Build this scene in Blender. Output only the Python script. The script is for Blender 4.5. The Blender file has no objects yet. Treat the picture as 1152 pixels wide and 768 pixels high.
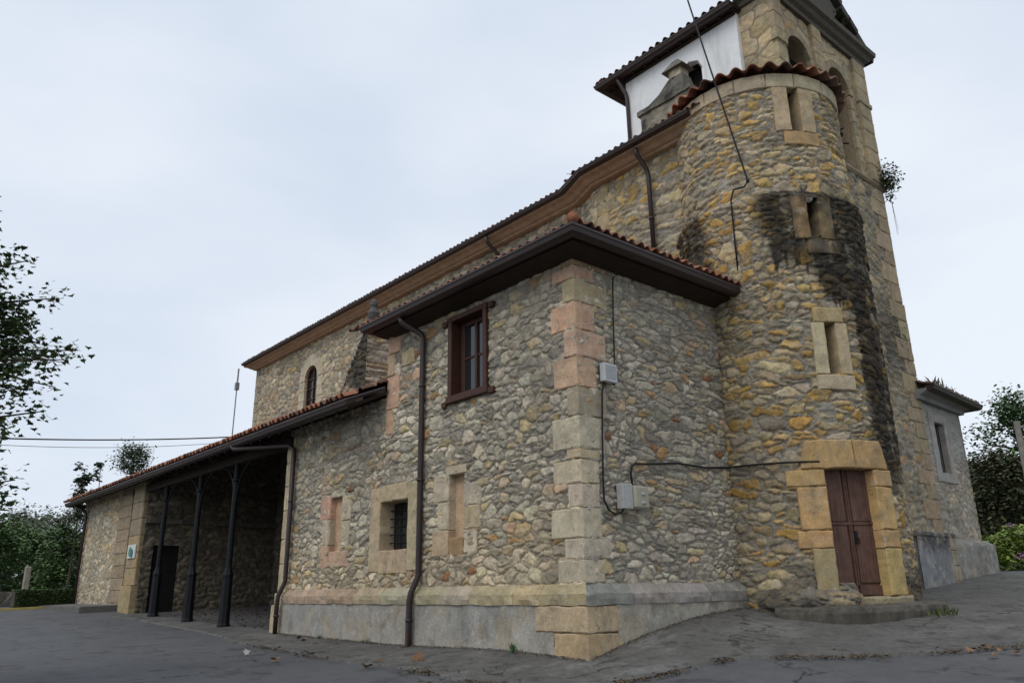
import bpy, math, random
import numpy as np
from mathutils import Matrix, Vector

R = math.radians
sc = bpy.context.scene
col = sc.collection

# ------------------------------------------------------------------ camera
cam = bpy.data.cameras.new('camera')
cam.sensor_fit = 'HORIZONTAL'
cam.sensor_width = 36.0
cam.lens = 882.0 / 1152.0 * 36.0
cam.clip_start = 0.1
cam.clip_end = 2000
co = bpy.data.objects.new('camera', cam)
col.objects.link(co)
yaw, pit, rol = R(139.33942), R(17.51249), R(-0.88391)
fw = np.array([math.cos(pit) * math.cos(yaw), math.cos(pit) * math.sin(yaw), math.sin(pit)])
rt = np.array([math.sin(yaw), -math.cos(yaw), 0.0])
up = np.cross(rt, fw)
rt2 = math.cos(rol) * rt + math.sin(rol) * up
up2 = -math.sin(rol) * rt + math.cos(rol) * up
co.matrix_world = Matrix(((rt2[0], up2[0], -fw[0], 8.62), (rt2[1], up2[1], -fw[1], -8.78),
                          (rt2[2], up2[2], -fw[2], 1.03), (0, 0, 0, 1)))
sc.camera = co

# ------------------------------------------------------------------ light and exposure
SUN_EL, SUN_AZ = 50.0, -80.0            # azimuth of the direction towards the sun, from +X
w = bpy.data.worlds.new('World')
sc.world = w
w.use_nodes = True
nt = w.node_tree
for n in list(nt.nodes):
    nt.nodes.remove(n)
def wn(t, **k):
    n = nt.nodes.new(t)
    for a, b in k.items():
        setattr(n, a, b)
    return n
wo = wn('ShaderNodeOutputWorld'); bg = wn('ShaderNodeBackground')
sky = wn('ShaderNodeTexSky', sky_type='NISHITA', sun_disc=False)
sky.sun_elevation = R(SUN_EL); sky.sun_rotation = R(90 - SUN_AZ)
tc = wn('ShaderNodeTexCoord'); mp = wn('ShaderNodeMapping')
mp.inputs['Scale'].default_value = (1.0, 1.0, 2.4)
nz = wn('ShaderNodeTexNoise'); nz.inputs['Scale'].default_value = 1.7; nz.inputs['Detail'].default_value = 5; nz.inputs['Roughness'].default_value = .45
cr = wn('ShaderNodeValToRGB')
cr.color_ramp.elements[0].position = .36; cr.color_ramp.elements[0].color = (6.5, 7.3, 8.5, 1)
cr.color_ramp.elements[1].position = .62; cr.color_ramp.elements[1].color = (8.2, 8.75, 9.5, 1)
mx = wn('ShaderNodeMix', data_type='RGBA'); mx.inputs[0].default_value = .92
nt.links.new(tc.outputs['Generated'], mp.inputs[0]); nt.links.new(mp.outputs[0], nz.inputs[0])
nt.links.new(nz.outputs['Fac'], cr.inputs[0])
nt.links.new(sky.outputs[0], mx.inputs[6]); nt.links.new(cr.outputs[0], mx.inputs[7])
nt.links.new(mx.outputs[2], bg.inputs[0]); bg.inputs[1].default_value = .1
nt.links.new(bg.outputs[0], wo.inputs[0])

sl = bpy.data.lights.new('sun', 'SUN'); sl.energy = 1.0; sl.angle = R(35); sl.color = (1, .96, .9)
so = bpy.data.objects.new('sun', sl); col.objects.link(so)
sd = Vector((math.cos(R(SUN_EL)) * math.cos(R(SUN_AZ)), math.cos(R(SUN_EL)) * math.sin(R(SUN_AZ)), math.sin(R(SUN_EL))))
so.rotation_euler = sd.to_track_quat('Z', 'Y').to_euler()
sc.view_settings.view_transform = 'Standard'
sc.view_settings.look = 'None'
sc.view_settings.exposure = 0.10
sc.view_settings.gamma = 1.0
sc.view_settings.use_curve_mapping = False
sc.render.engine = 'CYCLES'
sc.cycles.max_bounces = 6

# ------------------------------------------------------------------ materials
def material(name, base=(.5, .5, .5), rough=.9, use_attr=False, noise=((6, .25), (40, .2)), bump=(60, .15, .004),
             stain=None, metallic=0.0, spec=.3, detail=6):
    """procedural material: base colour (or the mesh colour attribute), mottled by noises, with a fine bump"""
    m = bpy.data.materials.new(name); m.use_nodes = True
    t = m.node_tree; N = t.nodes; Lk = t.links
    b = N['Principled BSDF']
    b.inputs['Roughness'].default_value = rough
    b.inputs['Metallic'].default_value = metallic
    b.inputs['Specular IOR Level'].default_value = spec
    tcn = N.new('ShaderNodeTexCoord')
    if use_attr:
        a = N.new('ShaderNodeAttribute'); a.attribute_name = 'Col'; cur = a.outputs['Color']
    else:
        a = N.new('ShaderNodeRGB'); a.outputs[0].default_value = (*base, 1); cur = a.outputs[0]
    if stain:
        for (scale, lo, hi, colr, amt, *sq) in stain:
            n = N.new('ShaderNodeTexNoise'); n.inputs['Scale'].default_value = scale; n.inputs['Detail'].default_value = 7; n.inputs['Roughness'].default_value = .62
            if sq:
                mpn = N.new('ShaderNodeMapping'); mpn.inputs['Scale'].default_value = sq[0]
                Lk.new(tcn.outputs['Object'], mpn.inputs[0]); Lk.new(mpn.outputs[0], n.inputs[0])
            else:
                Lk.new(tcn.outputs['Object'], n.inputs[0])
            mr = N.new('ShaderNodeMapRange'); mr.inputs[1].default_value = lo; mr.inputs[2].default_value = hi; mr.inputs[4].default_value = amt
            Lk.new(n.outputs['Fac'], mr.inputs[0])
            mm = N.new('ShaderNodeMix'); mm.data_type = 'RGBA'
            Lk.new(mr.outputs[0], mm.inputs[0]); Lk.new(cur, mm.inputs[6]); mm.inputs[7].default_value = (*colr, 1)
            cur = mm.outputs[2]
    for (scale, amt) in noise:
        n = N.new('ShaderNodeTexNoise'); n.inputs['Scale'].default_value = scale; n.inputs['Detail'].default_value = detail; n.inputs['Roughness'].default_value = .6
        Lk.new(tcn.outputs['Object'], n.inputs[0])
        mr = N.new('ShaderNodeMapRange'); mr.inputs[1].default_value = .25; mr.inputs[2].default_value = .75
        mr.inputs[3].default_value = 1 - amt; mr.inputs[4].default_value = 1 + amt
        Lk.new(n.outputs['Fac'], mr.inputs[0])
        mm = N.new('ShaderNodeMix'); mm.data_type = 'RGBA'; mm.blend_type = 'MULTIPLY'; mm.inputs[0].default_value = 1
        Lk.new(cur, mm.inputs[6]); Lk.new(mr.outputs[0], mm.inputs[7]); cur = mm.outputs[2]
    Lk.new(cur, b.inputs['Base Color'])
    if bump:
        n = N.new('ShaderNodeTexNoise'); n.inputs['Scale'].default_value = bump[0]; n.inputs['Detail'].default_value = 8; n.inputs['Roughness'].default_value = .65
        Lk.new(tcn.outputs['Object'], n.inputs[0])
        bp = N.new('ShaderNodeBump'); bp.inputs['Strength'].default_value = bump[1] * 4; bp.inputs['Distance'].default_value = bump[2]
        Lk.new(n.outputs['Fac'], bp.inputs['Height']); Lk.new(bp.outputs[0], b.inputs['Normal'])
    return m

M = {}
M['masonry'] = material('masonry', use_attr=True, rough=.93, noise=((9, .22), (45, .28)), bump=(55, .28, .01))
M['ashlar'] = material('ashlar', use_attr=True, rough=.92, noise=((5, .22), (30, .2)), bump=(60, .3, .009),
    stain=((1.7, .52, .68, (.26, .235, .19), .45), (6, .56, .7, (.50, .45, .36), .5), (14, .6, .68, (.10, .085, .065), .55), (3, .55, .7, (.20, .17, .125), .5, (1, 1, .3))))
M['render'] = material('render', use_attr=True, rough=.95, noise=((4, .18), (26, .22)), bump=(45, .3, .009),
                       stain=((2.2, .5, .62, (.38, .36, .32), .5), (7, .56, .66, (.47, .45, .40), .7), (3.1, .54, .66, (.19, .17, .135), .65), (1.5, .52, .60, (.40, .33, .23), .5), (4, .55, .7, (.15, .135, .11), .5, (1, 1, .2))))
M['gutter'] = material('gutter', (.034, .019, .017), .5, noise=((3, .2), (30, .12)), bump=(20, .05, .002), spec=.5)
M['timber'] = material('timber', (.030, .019, .013), .8, noise=((6, .3), (50, .2)), bump=(40, .15, .003))
M['cornice'] = material('cornice', (.40, .295, .205), .9, noise=((5, .25), (30, .2)), bump=(40, .15, .004))
M['joinery'] = material('joinery', (.064, .027, .016), .6, noise=((8, .3), (60, .2)), bump=(50, .1, .002))
M['door_wood'] = material('door_wood', (.11, .056, .040), .62, noise=((7, .3), (60, .25)), bump=(60, .12, .002), stain=((5, .58, .72, (.17, .09, .065), .6), (22, .5, .66, (.06, .03, .02), .75, (1, 1, .04)), (9, .55, .7, (.16, .10, .08), .5, (1, 1, .08))))
M['glass'] = material('glass', (.02, .024, .027), .05, noise=(), bump=(5, .02, .002), spec=.65)
M['dark'] = material('dark', (.012, .011, .010), .95, noise=((5, .3),), bump=None)
M['iron'] = material('iron', (.008, .009, .011), .6, noise=((6, .3),), bump=(60, .08, .002), spec=.25)
M['tile'] = material('tile', use_attr=True, rough=.9, noise=((7, .3), (40, .25)), bump=(60, .2, .006),
                     stain=((3.5, .56, .72, (.06, .052, .04), .7),))
M['plaster'] = material('plaster', (.82, .82, .82), .9, noise=((1.2, .06), (12, .06)), bump=(40, .08, .004), stain=((1.1, .58, .75, (.5, .49, .47), .5), (3.0, .52, .72, (.42, .41, .39), .5, (1, 1, .12))))
M['asphalt'] = material('asphalt', (.104, .105, .108), .86, noise=((.5, .14), (3.5, .12), (160, .35)), bump=(170, .35, .006),
                        stain=((.45, .52, .62, (.10, .10, .105), .55), (1.4, .57, .64, (.052, .051, .053), .7), (6, .60, .66, (.15, .145, .14), .5), (60, .60, .66, (.19, .18, .17), .6)))
M['concrete'] = material('concrete', (.115, .110, .102), .92, noise=((1.2, .25), (9, .25), (120, .3)), bump=(70, .3, .008),
                         stain=((1.1, .54, .62, (.17, .165, .155), .55), (3.3, .55, .63, (.055, .052, .048), .75), (11, .58, .66, (.20, .19, .17), .5), (60, .62, .67, (.21, .2, .18), .6)))
M['concrete_smooth'] = material('concrete_smooth', (.24, .235, .225), .92, noise=((3, .2), (20, .2)), bump=(60, .15, .004))
M['soil'] = material('soil', (.06, .075, .03), 1, noise=((.3, .3), (4, .4)), bump=(8, .3, .05))
M['leaf'] = material('leaf', use_attr=True, rough=.62, noise=((3, .15),), bump=None, spec=.25)
M['bark'] = material('bark', (.075, .06, .045), .95, noise=((5, .3), (30, .3)), bump=(30, .4, .015))
M['pole_wood'] = material('pole_wood', (.17, .155, .135), .95, noise=((4, .3), (30, .2)), bump=(30, .3, .008))
M['box_grey'] = material('box_grey', (.40, .40, .385), .6, noise=((8, .12),), bump=(30, .05, .002), stain=((9, .58, .7, (.25, .24, .21), .6),))
M['box_white'] = material('box_white', (.52, .53, .54), .6, noise=((8, .1),), bump=(30, .05, .002))
M['box_beige'] = material('box_beige', (.36, .335, .26), .6, noise=((8, .12),), bump=(30, .05, .002))
M['cable'] = material('cable', (.010, .010, .012), .6, noise=(), bump=None)
M['steel'] = material('steel', (.25, .26, .27), .5, noise=((5, .2),), bump=None, metallic=.6)
M['sign_white'] = material('sign_white', (.62, .66, .64), .5, noise=((6, .05),), bump=None)
M['sign_green'] = material('sign_green', (.10, .26, .10), .5, noise=((6, .05),), bump=None)
M['sign_blue'] = material('sign_blue', (.05, .16, .22), .5, noise=((6, .05),), bump=None)
M['bronze'] = material('bronze', (.05, .06, .05), .55, noise=((6, .2),), bump=None, metallic=.7)
M['paint_yellow'] = material('paint_yellow', (.42, .33, .12), .8, noise=((3, .2),), bump=None)

def add_cracks(m, scale, width, colr):
    t = m.node_tree; N = t.nodes; Lk = t.links; b = N['Principled BSDF']
    src = b.inputs['Base Color'].links[0].from_socket
    tcn = N.new('ShaderNodeTexCoord'); nzn = N.new('ShaderNodeTexNoise'); nzn.inputs['Scale'].default_value = 1.6; nzn.inputs['Detail'].default_value = 6
    ad = N.new('ShaderNodeMix'); ad.data_type = 'VECTOR'; ad.inputs[0].default_value = .16
    Lk.new(tcn.outputs['Object'], nzn.inputs[0]); Lk.new(tcn.outputs['Object'], ad.inputs[4])
    sc_ = N.new('ShaderNodeVectorMath'); sc_.operation = 'SCALE'; sc_.inputs['Scale'].default_value = 9.0
    Lk.new(nzn.outputs['Color'], sc_.inputs[0]); Lk.new(sc_.outputs[0], ad.inputs[5])
    vo = N.new('ShaderNodeTexVoronoi'); vo.feature = 'DISTANCE_TO_EDGE'; vo.inputs['Scale'].default_value = scale
    Lk.new(ad.outputs[1], vo.inputs['Vector'])
    mr = N.new('ShaderNodeMapRange'); mr.inputs[1].default_value = width; mr.inputs[2].default_value = width * .35; mr.inputs[4].default_value = .85
    Lk.new(vo.outputs['Distance'], mr.inputs[0])
    n2 = N.new('ShaderNodeTexNoise'); n2.inputs['Scale'].default_value = .5; Lk.new(tcn.outputs['Object'], n2.inputs[0])
    m2 = N.new('ShaderNodeMapRange'); m2.inputs[1].default_value = .46; m2.inputs[2].default_value = .56; Lk.new(n2.outputs['Fac'], m2.inputs[0])
    mu = N.new('ShaderNodeMath'); mu.operation = 'MULTIPLY'; Lk.new(mr.outputs[0], mu.inputs[0]); Lk.new(m2.outputs[0], mu.inputs[1])
    mm = N.new('ShaderNodeMix'); mm.data_type = 'RGBA'; Lk.new(mu.outputs[0], mm.inputs[0]); Lk.new(src, mm.inputs[6]); mm.inputs[7].default_value = (*colr, 1)
    Lk.new(mm.outputs[2], b.inputs['Base Color'])
add_cracks(M['asphalt'], .42, .012, (.022, .021, .020)); add_cracks(M['concrete'], .55, .016, (.028, .026, .023))

# ------------------------------------------------------------------ mesh helpers
class MB:
    """collects vertices, faces and vertex colours; build() links them as ONE mesh object"""
    def __init__(s):
        s.v = []; s.f = []; s.c = []; s.n = 0
    def add(s, v, f, c=(.5, .5, .5)):
        v = np.asarray(v, float).reshape(-1, 3)
        c = np.asarray(c, float)
        if c.ndim == 1:
            c = np.tile(c, (len(v), 1))
        s.v.append(v); s.c.append(c)
        o = s.n
        if isinstance(f, np.ndarray):
            s.f.extend((f + o).tolist())
        else:
            s.f.extend([[i + o for i in q] for q in f])
        s.n += len(v)
        return s
    def build(s, name, mat, parent=None, smooth=False):
        me = bpy.data.meshes.new(name)
        V = np.concatenate(s.v); Cc = np.concatenate(s.c)
        tot = np.array([len(q) for q in s.f], dtype=np.int32)
        li = np.fromiter((i for q in s.f for i in q), dtype=np.int32, count=int(tot.sum()))
        me.vertices.add(len(V)); me.vertices.foreach_set('co', V.astype(np.float32).ravel())
        me.loops.add(len(li)); me.loops.foreach_set('vertex_index', li)
        me.polygons.add(len(tot))
        me.polygons.foreach_set('loop_start', np.concatenate([[0], np.cumsum(tot)[:-1]]).astype(np.int32))
        me.polygons.foreach_set('loop_total', tot)
        me.polygons.foreach_set('use_smooth', np.full(len(tot), smooth))
        at = me.color_attributes.new('Col', 'FLOAT_COLOR', 'POINT')
        at.data.foreach_set('color', np.concatenate([Cc, np.ones((len(Cc), 1))], 1).astype(np.float32).ravel())
        me.update(calc_edges=True)
        me.validate()
        me.materials.append(M[mat])
        o = bpy.data.objects.new(name, me); col.objects.link(o)
        if parent is not None:
            o.parent = parent
            pm = WORLD.get(parent.name)
            if pm is not None:
                o.matrix_parent_inverse = pm.inverted()
        return o
WORLD = {}

def tag(o, label=None, cat=None, group=None, kind=None):
    if label: o['label'] = label
    if cat: o['category'] = cat
    if group: o['group'] = group
    if kind: o['kind'] = kind
    return o
def thing(name, loc, label, cat, group=None):
    o = bpy.data.objects.new(name, None); col.objects.link(o); o.location = loc
    o.empty_display_size = .3
    WORLD[o.name] = Matrix.Translation(loc)
    return tag(o, label, cat, group)

def box(mb, x0, x1, y0, y1, z0, z1, c=(.5, .5, .5), bev=0.0):
    if bev <= 0:
        v = [(x, y, z) for x in (x0, x1) for y in (y0, y1) for z in (z0, z1)]
        f = [(0, 1, 3, 2), (4, 6, 7, 5), (0, 4, 5, 1), (2, 3, 7, 6), (0, 2, 6, 4), (1, 5, 7, 3)]
        return mb.add(v, f, c)
    lo = np.array([x0, y0, z0]); hi = np.array([x1, y1, z1]); ce = (lo + hi) / 2; h = (hi - lo) / 2
    v = []; idx = {}
    for sx in (-1, 1):
        for sy in (-1, 1):
            for sz in (-1, 1):
                for a in range(3):
                    p = np.array([sx, sy, sz], float) * (h - bev); p[a] = [sx, sy, sz][a] * h[a]
                    idx[(sx, sy, sz, a)] = len(v); v.append(ce + p)
    f = []
    for a in range(3):
        b_, c_ = (a + 1) % 3, (a + 2) % 3
        for s in (-1, 1):
            q = []
            for (p, r) in ((-1, -1), (1, -1), (1, 1), (-1, 1)):
                k = [0, 0, 0]; k[a] = s; k[b_] = p; k[c_] = r; q.append(idx[(*k, a)])
            f.append(q if s > 0 else q[::-1])
        for s1 in (-1, 1):
            for s2 in (-1, 1):
                q = []
                for (t, ax) in ((-1, b_), (1, b_), (1, c_), (-1, c_)):
                    k = [0, 0, 0]; k[a] = t; k[b_] = s1; k[c_] = s2; q.append(idx[(*k, ax)])
                f.append(q if s1 * s2 > 0 else q[::-1])
    for sx in (-1, 1):
        for sy in (-1, 1):
            for sz in (-1, 1):
                q = [idx[(sx, sy, sz, 0)], idx[(sx, sy, sz, 1)], idx[(sx, sy, sz, 2)]]
                f.append(q if sx * sy * sz > 0 else q[::-1])
    return mb.add(v, f, c)

def tube(mb, pts, r, seg=10, c=(.5, .5, .5), cap=True):
    pts = [np.asarray(p, float) for p in pts]
    n = len(pts)
    rr = [r] * n if np.isscalar(r) else list(r)
    V = []; F = []
    prev = None
    for i in range(n):
        d = pts[min(i + 1, n - 1)] - pts[max(i - 1, 0)]
        d /= np.linalg.norm(d) + 1e-12
        if prev is None:
            a = np.array([0, 0, 1.0]) if abs(d[2]) < .9 else np.array([1.0, 0, 0])
            u = np.cross(d, a)
        else:
            u = prev - d * (prev @ d)
        u /= np.linalg.norm(u) + 1e-12
        prev = u
        vv = np.cross(d, u)
        k = 1.0
        if 0 < i < n - 1:
            d1 = pts[i] - pts[i - 1]; d2 = pts[i + 1] - pts[i]
            cs = d1 @ d2 / (np.linalg.norm(d1) * np.linalg.norm(d2) + 1e-12)
            k = min(1.35, 1 / max(.4, math.sqrt((1 + cs) / 2)))
        for j in range(seg):
            t = 2 * math.pi * j / seg
            V.append(pts[i] + (u * math.cos(t) + vv * math.sin(t)) * rr[i] * k)
    for i in range(n - 1):
        for j in range(seg):
            a = i * seg + j; b = i * seg + (j + 1) % seg
            F.append((a, b, b + seg, a + seg))
    if cap:
        F.append(tuple(range(seg))[::-1]); F.append(tuple((n - 1) * seg + j for j in range(seg)))
    return mb.add(V, F, c)

def sweep(mb, path, prof, c=(.5, .5, .5), cap=True):
    """sweep an (out, up) profile along a horizontal-ish path; out is to the right of travel"""
    path = [np.asarray(p, float) for p in path]; n = len(path); m = len(prof); V = []; F = []
    for i in range(n):
        ns = []
        if i > 0: ns.append(path[i] - path[i - 1])
        if i < n - 1: ns.append(path[i + 1] - path[i])
        ns = [np.array([d[1], -d[0]]) / (np.hypot(d[0], d[1]) + 1e-12) for d in ns]
        o = sum(ns); o = o / (np.linalg.norm(o) + 1e-12); o = o / max(.5, o @ ns[0])
        for (a, b) in prof:
            V.append((path[i][0] + o[0] * a, path[i][1] + o[1] * a, path[i][2] + b))
    for i in range(n - 1):
        for j in range(m):
            a = i * m + j; b = i * m + (j + 1) % m
            F.append((a, a + m, b + m, b))
    if cap:
        F.append(tuple(range(m))); F.append(tuple((n - 1) * m + j for j in range(m))[::-1])
    return mb.add(V, F, c)

def lathe(mb, x, y, prof, seg=16, c=(.5, .5, .5)):
    V = []; F = []; m = len(prof)
    for (r, z) in prof:
        for j in range(seg):
            t = 2 * math.pi * j / seg
            V.append((x + r * math.cos(t), y + r * math.sin(t), z))
    for i in range(m - 1):
        for j in range(seg):
            a = i * seg + j; b = i * seg + (j + 1) % seg
            F.append((a, b, b + seg, a + seg))
    F.append(tuple(range(seg))[::-1]); F.append(tuple((m - 1) * seg + j for j in range(seg)))
    return mb.add(V, F, c)

def prism(mb, poly, axis, a, b, c=(.5, .5, .5)):
    """extrude a polygon of the two other axes along axis from a to b"""
    n = len(poly); V = []
    for t in (a, b):
        for (p, q) in poly:
            k = [p, q]; k.insert(axis, t); V.append(k)
    F = [tuple(range(n))[::-1], tuple(range(n, 2 * n))] + [(i, (i + 1) % n, n + (i + 1) % n, n + i) for i in range(n)]
    return mb.add(V, F, c)

# ---- numpy value noise
_rs = np.random.RandomState(7)
_tab = _rs.rand(256, 256)
def vnoise(u, v, s=1.0, o=0):
    x = np.asarray(u) * s + o * 17.3; y = np.asarray(v) * s + o * 9.7
    i = np.floor(x).astype(int); j = np.floor(y).astype(int)
    fx = x - i; fy = y - j
    fx = fx * fx * (3 - 2 * fx); fy = fy * fy * (3 - 2 * fy)
    g = lambda a, b: _tab[a & 255, b & 255]
    return (g(i, j) * (1 - fx) + g(i + 1, j) * fx) * (1 - fy) + (g(i, j + 1) * (1 - fx) + g(i + 1, j + 1) * fx) * fy
def fbm(u, v, s=1.0, o=0, n=4):
    t = 0; a = .5; tot = 0
    for k in range(n):
        t = t + a * vnoise(u, v, s * 2 ** k, o + k); tot += a; a *= .55
    return t / tot
def sstep(a, b, x):
    t = np.clip((x - a) / (b - a), 0, 1)
    return t * t * (3 - 2 * t)

# ---- surface maps: (u, v, h) -> xyz
def plane_map(o, U, N):
    o = np.array(o, float); U = np.array(U, float); N = np.array(N, float)
    def P(u, v, h):
        u = np.asarray(u)[..., None]; v = np.asarray(v)[..., None]; h = np.asarray(h)[..., None]
        return o + u * U + v * np.array([0, 0, 1.0]) + h * N
    return P
def cyl_map(cx, cy, r):
    """u = azimuth arc length (radius r), v = height"""
    def P(u, v, h):
        t = np.asarray(u) / r; rr = r + np.asarray(h)
        return np.stack([cx + rr * np.cos(t), cy + rr * np.sin(t), np.asarray(v) + 0 * t], -1)
    return P
FRONT = plane_map((0, 0, 0), (1, 0, 0), (0, -1, 0))
SIDE = plane_map((0, 0, 0), (0, 1, 0), (1, 0, 0))
def front_at(y): return plane_map((0, y, 0), (1, 0, 0), (0, -1, 0))
def side_at(x): return plane_map((x, 0, 0), (0, 1, 0), (1, 0, 0))
TC = (.25, 5.9); TR = 1.93; TRU = 1.80
TURRET = cyl_map(*TC, TR); TURRET_UP = cyl_map(*TC, TRU)
def tu(deg, r=TR): return R(deg) * r

# ---- rubble masonry as a real relief: every stone bulges out of recessed mortar and has its own colour
GREY = [((.40, .36, .285), 4), ((.335, .305, .245), 3.2), ((.48, .435, .34), 2.4), ((.42, .335, .20), 1.5), ((.27, .25, .21), 1.4),
        ((.36, .225, .105), .4), ((.24, .12, .06), .08), ((.43, .31, .21), .4)]
OCHRE = [((.40, .33, .205), 3), ((.35, .305, .22), 2.6), ((.44, .32, .135), 2.8), ((.40, .265, .09), 2.0), ((.30, .265, .20), 1.5), ((.49, .42, .28), 1.0)]
NAVE = [((.44, .375, .26), 4), ((.37, .325, .24), 3), ((.49, .425, .30), 2.4), ((.43, .32, .175), 1.6), ((.30, .265, .205), 1.2), ((.39, .26, .13), .4)]
BROWN = [((.33, .265, .165), 3), ((.275, .23, .155), 3), ((.38, .30, .19), 2.4), ((.32, .205, .10), 1.0), ((.22, .19, .145), 1.6)]
SHADED_STONE = [((.17, .145, .105), 3), ((.14, .12, .09), 3), ((.21, .17, .12), 2)]  # stone darkened so the portico's inner shade is in the colour
MORTAR = (.275, .25, .205)

def rubble(P, us, vs, a, b, pal, seed, hole=None, stain=None, relief=1.0, mortar=MORTAR, gapw=.13, px=3.0, thin=.55, tone=(1.18, 1.14, 1.08), warp=1.0):
    """relief of rough stones in recessed mortar on the surface map P; some courses are split into thin slivers"""
    rs = np.random.RandomState(seed)
    Ug, Vg = np.meshgrid(us, vs, indexing='ij')
    wu = (fbm(Ug, Vg, 2.2, seed, 3) - .5) * a * .9
    wv = (fbm(Ug * .7, Vg, 2.0, seed + 31, 3) - .5) * b * 1.0
    wu += (fbm(Ug, Vg * .7, .55, seed + 61, 2) - .5) * a * 3.4; wv += (fbm(Ug * .22, Vg, .6, seed + 62, 2) - .5) * b * 4.5
    wu += (fbm(Ug, Vg, 13, seed + 3, 3) - .5) * a * .22
    wv += (fbm(Ug, Vg, 13, seed + 5, 3) - .5) * b * .34
    wu = wu * warp; wv = wv * warp
    X = (Ug + wu) / a; Y = (Vg + wv) / b
    jmin = int(Y.min()) - 5; nj = int(Y.max()) - jmin + 7
    imin = int(X.min()) - 5; ni = int(X.max()) - imin + 7
    S = (2, ni, nj)
    jx = rs.uniform(-.42, .42, S); jy = rs.uniform(-.36, .36, S)
    wt = rs.uniform(-.15, .17, S)
    wt[0][rs.rand(ni, nj) < .22] = -9
    ex = rs.rand(ni, nj) < thin
    wt[1] = np.where(ex, rs.uniform(-.26, -.04, (ni, nj)), -9)
    jy[1] = np.where(jy[0] > 0, jy[0] - .55, jy[0] + .55)
    asp = rs.uniform(.8, 1.3, S); asp[1] = rs.uniform(.55, .85, (ni, nj))
    ang = rs.uniform(-.22, .22, S)
    prob = np.array([q for _, q in pal]); prob = prob / prob.sum()
    pc = np.array([q for q, _ in pal])[rs.choice(len(pal), 2 * ni * nj, p=prob)].reshape(*S, 3)
    pc = pc * np.array(tone) * rs.uniform(.74, 1.17, (*S, 1)) * (1 + rs.uniform(-.03, .03, (*S, 3)))
    bul = rs.uniform(.1, 1.0, S); tx = rs.uniform(-1, 1, S); ty = rs.uniform(-1, 1, S)
    I = np.floor(X).astype(int) - imin; J = np.floor(Y).astype(int) - jmin
    F1 = np.full(X.shape, 1e9); F2 = F1.copy()
    bk = np.zeros(X.shape, int); bi = bk.copy(); bj = bk.copy(); lx = np.zeros(X.shape); ly = lx.copy()
    for kk in (0, 1):
        for dj in (-2, -1, 0, 1, 2):
            for di in (-2, -1, 0, 1, 2):
                if kk and (abs(di) == 2 or abs(dj) == 2): continue
                ii = I + di; jj = J + dj
                dx = X - (ii + imin + .5 + jx[kk, ii, jj] + .5 * ((jj + jmin) & 1))
                dy = Y - (jj + jmin + .5 + jy[kk, ii, jj])
                an = ang[kk, ii, jj]; dx, dy = dx + an * dy, dy - an * dx
                ar = asp[kk, ii, jj]
                d = (np.abs(dx * ar) ** px + np.abs(dy / ar) ** px) ** (1 / px) - wt[kk, ii, jj]
                nw = d < F1
                F2 = np.where(nw, F1, np.minimum(F2, d))
                F1 = np.where(nw, d, F1)
                bk = np.where(nw, kk, bk); bi = np.where(nw, ii, bi); bj = np.where(nw, jj, bj); lx = np.where(nw, dx, lx); ly = np.where(nw, dy, ly)
    B = (bk, bi, bj)
    gap = F2 - F1
    gw = gapw * (.35 + 1.3 * fbm(Ug, Vg, 2.4, seed + 8, 3))
    s = sstep(gw * .6, gw * 1.1 + .12, gap)
    s0 = sstep(gw * .7, gw * 1.15 + .01, gap)
    n1 = fbm(Ug, Vg, 14, seed + 11, 3) - .5; n2 = fbm(Ug, Vg * 1.8, 30, seed + 12, 2) - .5
    chip = np.abs(fbm(Ug + .2 * lx, Vg * 1.6, 7, seed + 13, 3) - .5)
    crack = np.exp(-((gap - gw * .8) / (.045 + .03 * bul[B])) ** 2) * (.35 + 1.0 * fbm(Ug, Vg, 6, seed + 17, 2))
    face = np.abs((lx * ty[B] - ly * tx[B] * 1.3) + .5 * (bul[B] - .5))
    h = s * (.016 + .016 * bul[B]) + s0 * (.030 * (lx * tx[B] + ly * ty[B]) - .028 * face + .030 * n1 + .016 * n2 - .03 * chip) \
        + (1 - s0) * (.016 * n1 + .008 * n2) - .014 - .030 * crack
    h = np.minimum(h, .016) * relief + .008 * (fbm(Ug, Vg, .8, seed + 2, 2) - .5)
    c = pc[B]
    # lichen greys and rust creep across single stones
    g = np.clip(2.2 * (fbm(Ug, Vg, 5, seed + 51, 4) - .46), 0, .5)[..., None]
    c = c * (1 - g) + (c.mean(-1, keepdims=True) * np.array((1.10, 1.0, .82))) * g
    c = c * (1 + .80 * (fbm(Ug, Vg * 1.5, 9, seed + 21, 4) - .5) + .45 * n2)[..., None]
    mcol = np.array(mortar) * (1 + .6 * (fbm(Ug, Vg, 3, seed + 23, 3) - .5))[..., None]
    c = mcol * (1 - s0[..., None]) + c * s0[..., None]
    big = fbm(Ug, Vg, .55, seed + 41, 3)
    c = c * (1 + .45 * (big - .5))[..., None]
    if stain is not None:
        c = stain(Ug, Vg, c)
    XYZ = P(Ug, Vg, h)
    nu, nv = len(us), len(vs)
    idx = np.arange(nu * nv).reshape(nu, nv)
    q = np.stack([idx[:-1, :-1], idx[1:, :-1], idx[1:, 1:], idx[:-1, 1:]], -1)
    if hole is not None:
        uc = (us[:-1] + us[1:]) / 2; vc = (vs[:-1] + vs[1:]) / 2
        Uc, Vc = np.meshgrid(uc, vc, indexing='ij')
        q = q[~hole(Uc, Vc)]
    q = q.reshape(-1, 4)
    used = np.zeros(nu * nv, bool); used[q.ravel()] = True
    remap = np.cumsum(used) - 1
    return XYZ.reshape(-1, 3)[used], remap[q], np.clip(c.reshape(-1, 3)[used], .004, .9)
def rng(a, b, s): return np.linspace(a, b, max(2, int(round(abs(b - a) / s)) + 1))
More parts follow.
